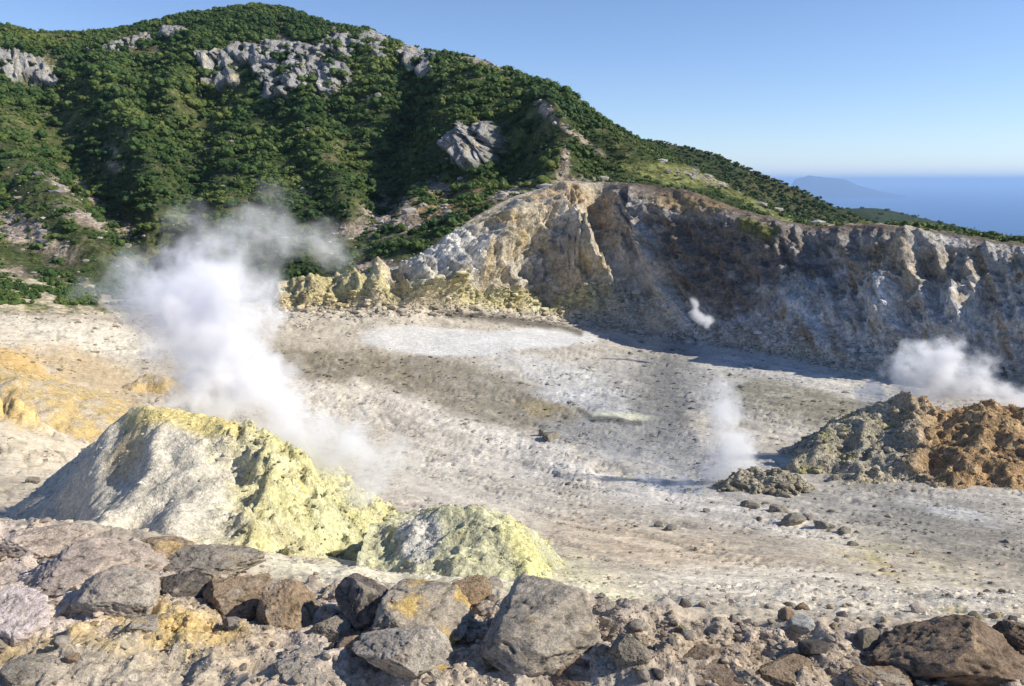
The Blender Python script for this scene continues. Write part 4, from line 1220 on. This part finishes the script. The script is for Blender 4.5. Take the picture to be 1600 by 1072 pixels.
# ------------------------------------------------------------------ steam
def steam_mat(name, density, colr=(1, 1, 1)):
    m = bpy.data.materials.new(name); m.use_nodes = True
    t = m.node_tree; t.nodes.clear(); N, L = t.nodes.new, t.links.new
    out = N('ShaderNodeOutputMaterial'); pv = N('ShaderNodeVolumePrincipled')
    pv.inputs['Color'].default_value = (*colr, 1)
    pv.inputs['Density'].default_value = density
    pv.inputs['Density Attribute'].default_value = 'density'
    pv.inputs['Anisotropy'].default_value = -0.1
    L(pv.outputs[0], out.inputs['Volume'])
    return m
def plume(blobs, Y, label, density, nscale, warp, erode, vox, colr=(1, 1, 1), depth=1.0):
    """blobs: (px, py, rx_px, ry_px, strength[, dY])"""
    pts = []
    for b_ in blobs:
        yy = Y + (b_[5] if len(b_) > 5 else 0)
        x, y, z = [float(q) for q in world_at(b_[0], b_[1], yy)]
        s = yy / FPX
        pts.append(((x, y, z), (b_[2] * s, (b_[2] + b_[3]) / 2 * s * depth, b_[3] * s), b_[4]))
    lo = np.min([np.array(c_) - np.array(r_) * 1.25 for c_, r_, _ in pts], 0)
    hi = np.max([np.array(c_) + np.array(r_) * 1.25 for c_, r_, _ in pts], 0)
    vd = bpy.data.volumes.new('steam_plume')
    o = bpy.data.objects.new('steam_plume', vd); C.objects.link(o)
    g = bpy.data.node_groups.new('steam_field', 'GeometryNodeTree')
    g.interface.new_socket('Geometry', in_out='INPUT', socket_type='NodeSocketGeometry')
    g.interface.new_socket('Geometry', in_out='OUTPUT', socket_type='NodeSocketGeometry')
    N, L = g.nodes.new, g.links.new
    go = N('NodeGroupOutput'); N('NodeGroupInput')
    pos = N('GeometryNodeInputPosition').outputs[0]
    def vmath(op, a, b_=None, s=None):
        n = N('ShaderNodeVectorMath'); n.operation = op
        for k, q in enumerate((a, b_)):
            if q is None: continue
            if isinstance(q, tuple): n.inputs[k].default_value = q
            else: L(q, n.inputs[k])
        if s is not None: n.inputs['Scale'].default_value = s
        return n
    def fmath(op, a, b_):
        n = N('ShaderNodeMath'); n.operation = op
        for k, q in enumerate((a, b_)):
            if isinstance(q, (int, float)): n.inputs[k].default_value = q
            else: L(q, n.inputs[k])
        return n.outputs[0]
    off = (random.uniform(0, 90), random.uniform(0, 90), random.uniform(0, 90))
    sh = vmath('ADD', pos, off).outputs[0]
    nz = N('ShaderNodeTexNoise'); nz.inputs['Scale'].default_value = nscale; nz.inputs['Detail'].default_value = 3
    L(sh, nz.inputs['Vector'])
    w1 = vmath('SUBTRACT', nz.outputs['Color'], (.5, .5, .5)).outputs[0]
    w1 = vmath('SCALE', w1, s=warp * 2).outputs[0]
    pp = vmath('ADD', pos, w1).outputs[0]
    tot = None
    for c_, r_, st_ in pts:
        dv = vmath('SUBTRACT', pp, c_).outputs[0]
        dv = vmath('DIVIDE', dv, tuple(r_)).outputs[0]
        ln = vmath('LENGTH', dv).outputs['Value']
        mr = N('ShaderNodeMapRange'); mr.interpolation_type = 'SMOOTHSTEP'
        mr.inputs['From Min'].default_value = 1.0; mr.inputs['From Max'].default_value = 0.0
        mr.inputs['To Min'].default_value = 0; mr.inputs['To Max'].default_value = st_
        L(ln, mr.inputs['Value'])
        tot = mr.outputs[0] if tot is None else fmath('ADD', tot, mr.outputs[0])
    n2 = N('ShaderNodeTexNoise'); n2.inputs['Scale'].default_value = nscale * 2.2; n2.inputs['Detail'].default_value = 5
    n2.inputs['Roughness'].default_value = .6
    L(vmath('ADD', pp, off).outputs[0], n2.inputs['Vector'])
    mr = N('ShaderNodeMapRange')
    mr.inputs['From Min'].default_value = .5 - .22; mr.inputs['From Max'].default_value = .5 + .22
    mr.inputs['To Min'].default_value = 1 - erode; mr.inputs['To Max'].default_value = 1 + erode
    L(n2.outputs['Fac'], mr.inputs['Value'])
    dn_ = fmath('MULTIPLY', tot, mr.outputs[0])
    dn_ = fmath('MAXIMUM', fmath('SUBTRACT', dn_, 0.02), 0.0)
    vc = N('GeometryNodeVolumeCube')
    L(dn_, vc.inputs['Density'])
    vc.inputs['Min'].default_value = tuple(lo); vc.inputs['Max'].default_value = tuple(hi)
    for ax, k in zip('XYZ', range(3)):
        vc.inputs['Resolution ' + ax].default_value = int(max(8, min(220, (hi[k] - lo[k]) / vox)))
    mt = steam_mat('steam', density, colr)
    sm_ = N('GeometryNodeSetMaterial'); sm_.inputs['Material'].default_value = mt
    L(vc.outputs[0], sm_.inputs[0]); L(sm_.outputs[0], go.inputs[0])
    md = o.modifiers.new('field', 'NODES'); md.node_group = g
    vd.materials.append(mt)
    tag(o, label, 'steam', kind='stuff')
    return o
plume([(590,715,70,62,.7,-2.5),(530,705,85,66,.9,-2),(450,670,90,74,1.0,-1),(400,610,85,80,1.0),(345,565,105,90,.9),(315,510,120,90,.9),
       (290,460,125,75,.7),(335,420,75,70,.7),(220,450,100,60,.4),(370,480,90,90,.7),(300,600,70,50,.7),(570,755,60,40,.6,-3),(300,640,90,30,.6,-1)],
      19.5, 'dense white steam column rising from behind the large sulphur mound', 2.7, 1.2, 1.2, 1.3, 0.055, (.98, .98, 1.0))
plume([(320,370,80,55,.5),(400,360,90,50,.6),(480,380,90,45,.6),(530,395,50,40,.4),(430,310,50,50,.22),(380,410,80,40,.4)],
      21.0, 'thin grey wisps of steam drifting right above the dense steam column', 1.0, 1.0, 0.9, 1.6, 0.08)
plume([(620,740,80,44,.8),(700,760,90,40,.6),(790,790,70,40,.5),(840,830,40,50,.4)],
      15.0, 'faint yellowish vapour clinging to the crest of the smaller sulphur mound', 0.8, 1.2, 0.4, .6, 0.06, (1, .99, .93))
plume([(1130,745,60,34,.9),(1140,700,52,46,.8),(1135,650,44,46,.6),(1125,605,36,42,.35),(1165,730,44,24,.5),(1050,760,60,14,.35)],
      41.0, 'slender steam column rising beside the small dark mound', 2.0, 0.7, 1.3, 1.5, 0.12)
plume([(1345,655,16,28,.7),(1370,620,34,26,.7),(1420,590,42,34,.7),(1465,575,50,42,1),(1500,600,55,36,1),(1450,615,60,18,.8),(1560,615,60,22,.6),(1610,630,60,22,.5),(1400,575,30,26,.6),(1530,570,40,34,.4),(1450,550,34,30,.7),(1480,545,40,28,.6),(1425,560,30,30,.6)],
      49.0, 'billowing white steam over the big brown mound at the right edge', 2.0, 0.7, 1.5, 1.8, 0.14)
plume([(1085,474,9,14,.5),(1086,486,11,14,.7),(1093,496,14,13,.8),(1105,502,14,11,1.1)],
      100.0, 'small bright puff of steam at the foot of the shaded cliff', 2.2, 0.7, 0.8, .7, 0.10)
plume([(975,635,16,18,.7),(965,645,26,10,.6)],
      66.0, 'tiny wisp of steam over the little yellow pool on the floor', 0.6, 0.4, 0.7, .6, 0.2)
plume([(1010,430,60,60,.5),(1040,490,60,40,.4),(960,410,40,40,.3)],
      112.0, 'faint bluish vapour hanging in front of the shaded cliff gully', 0.035, 0.1, 2.0, .6, 0.6)
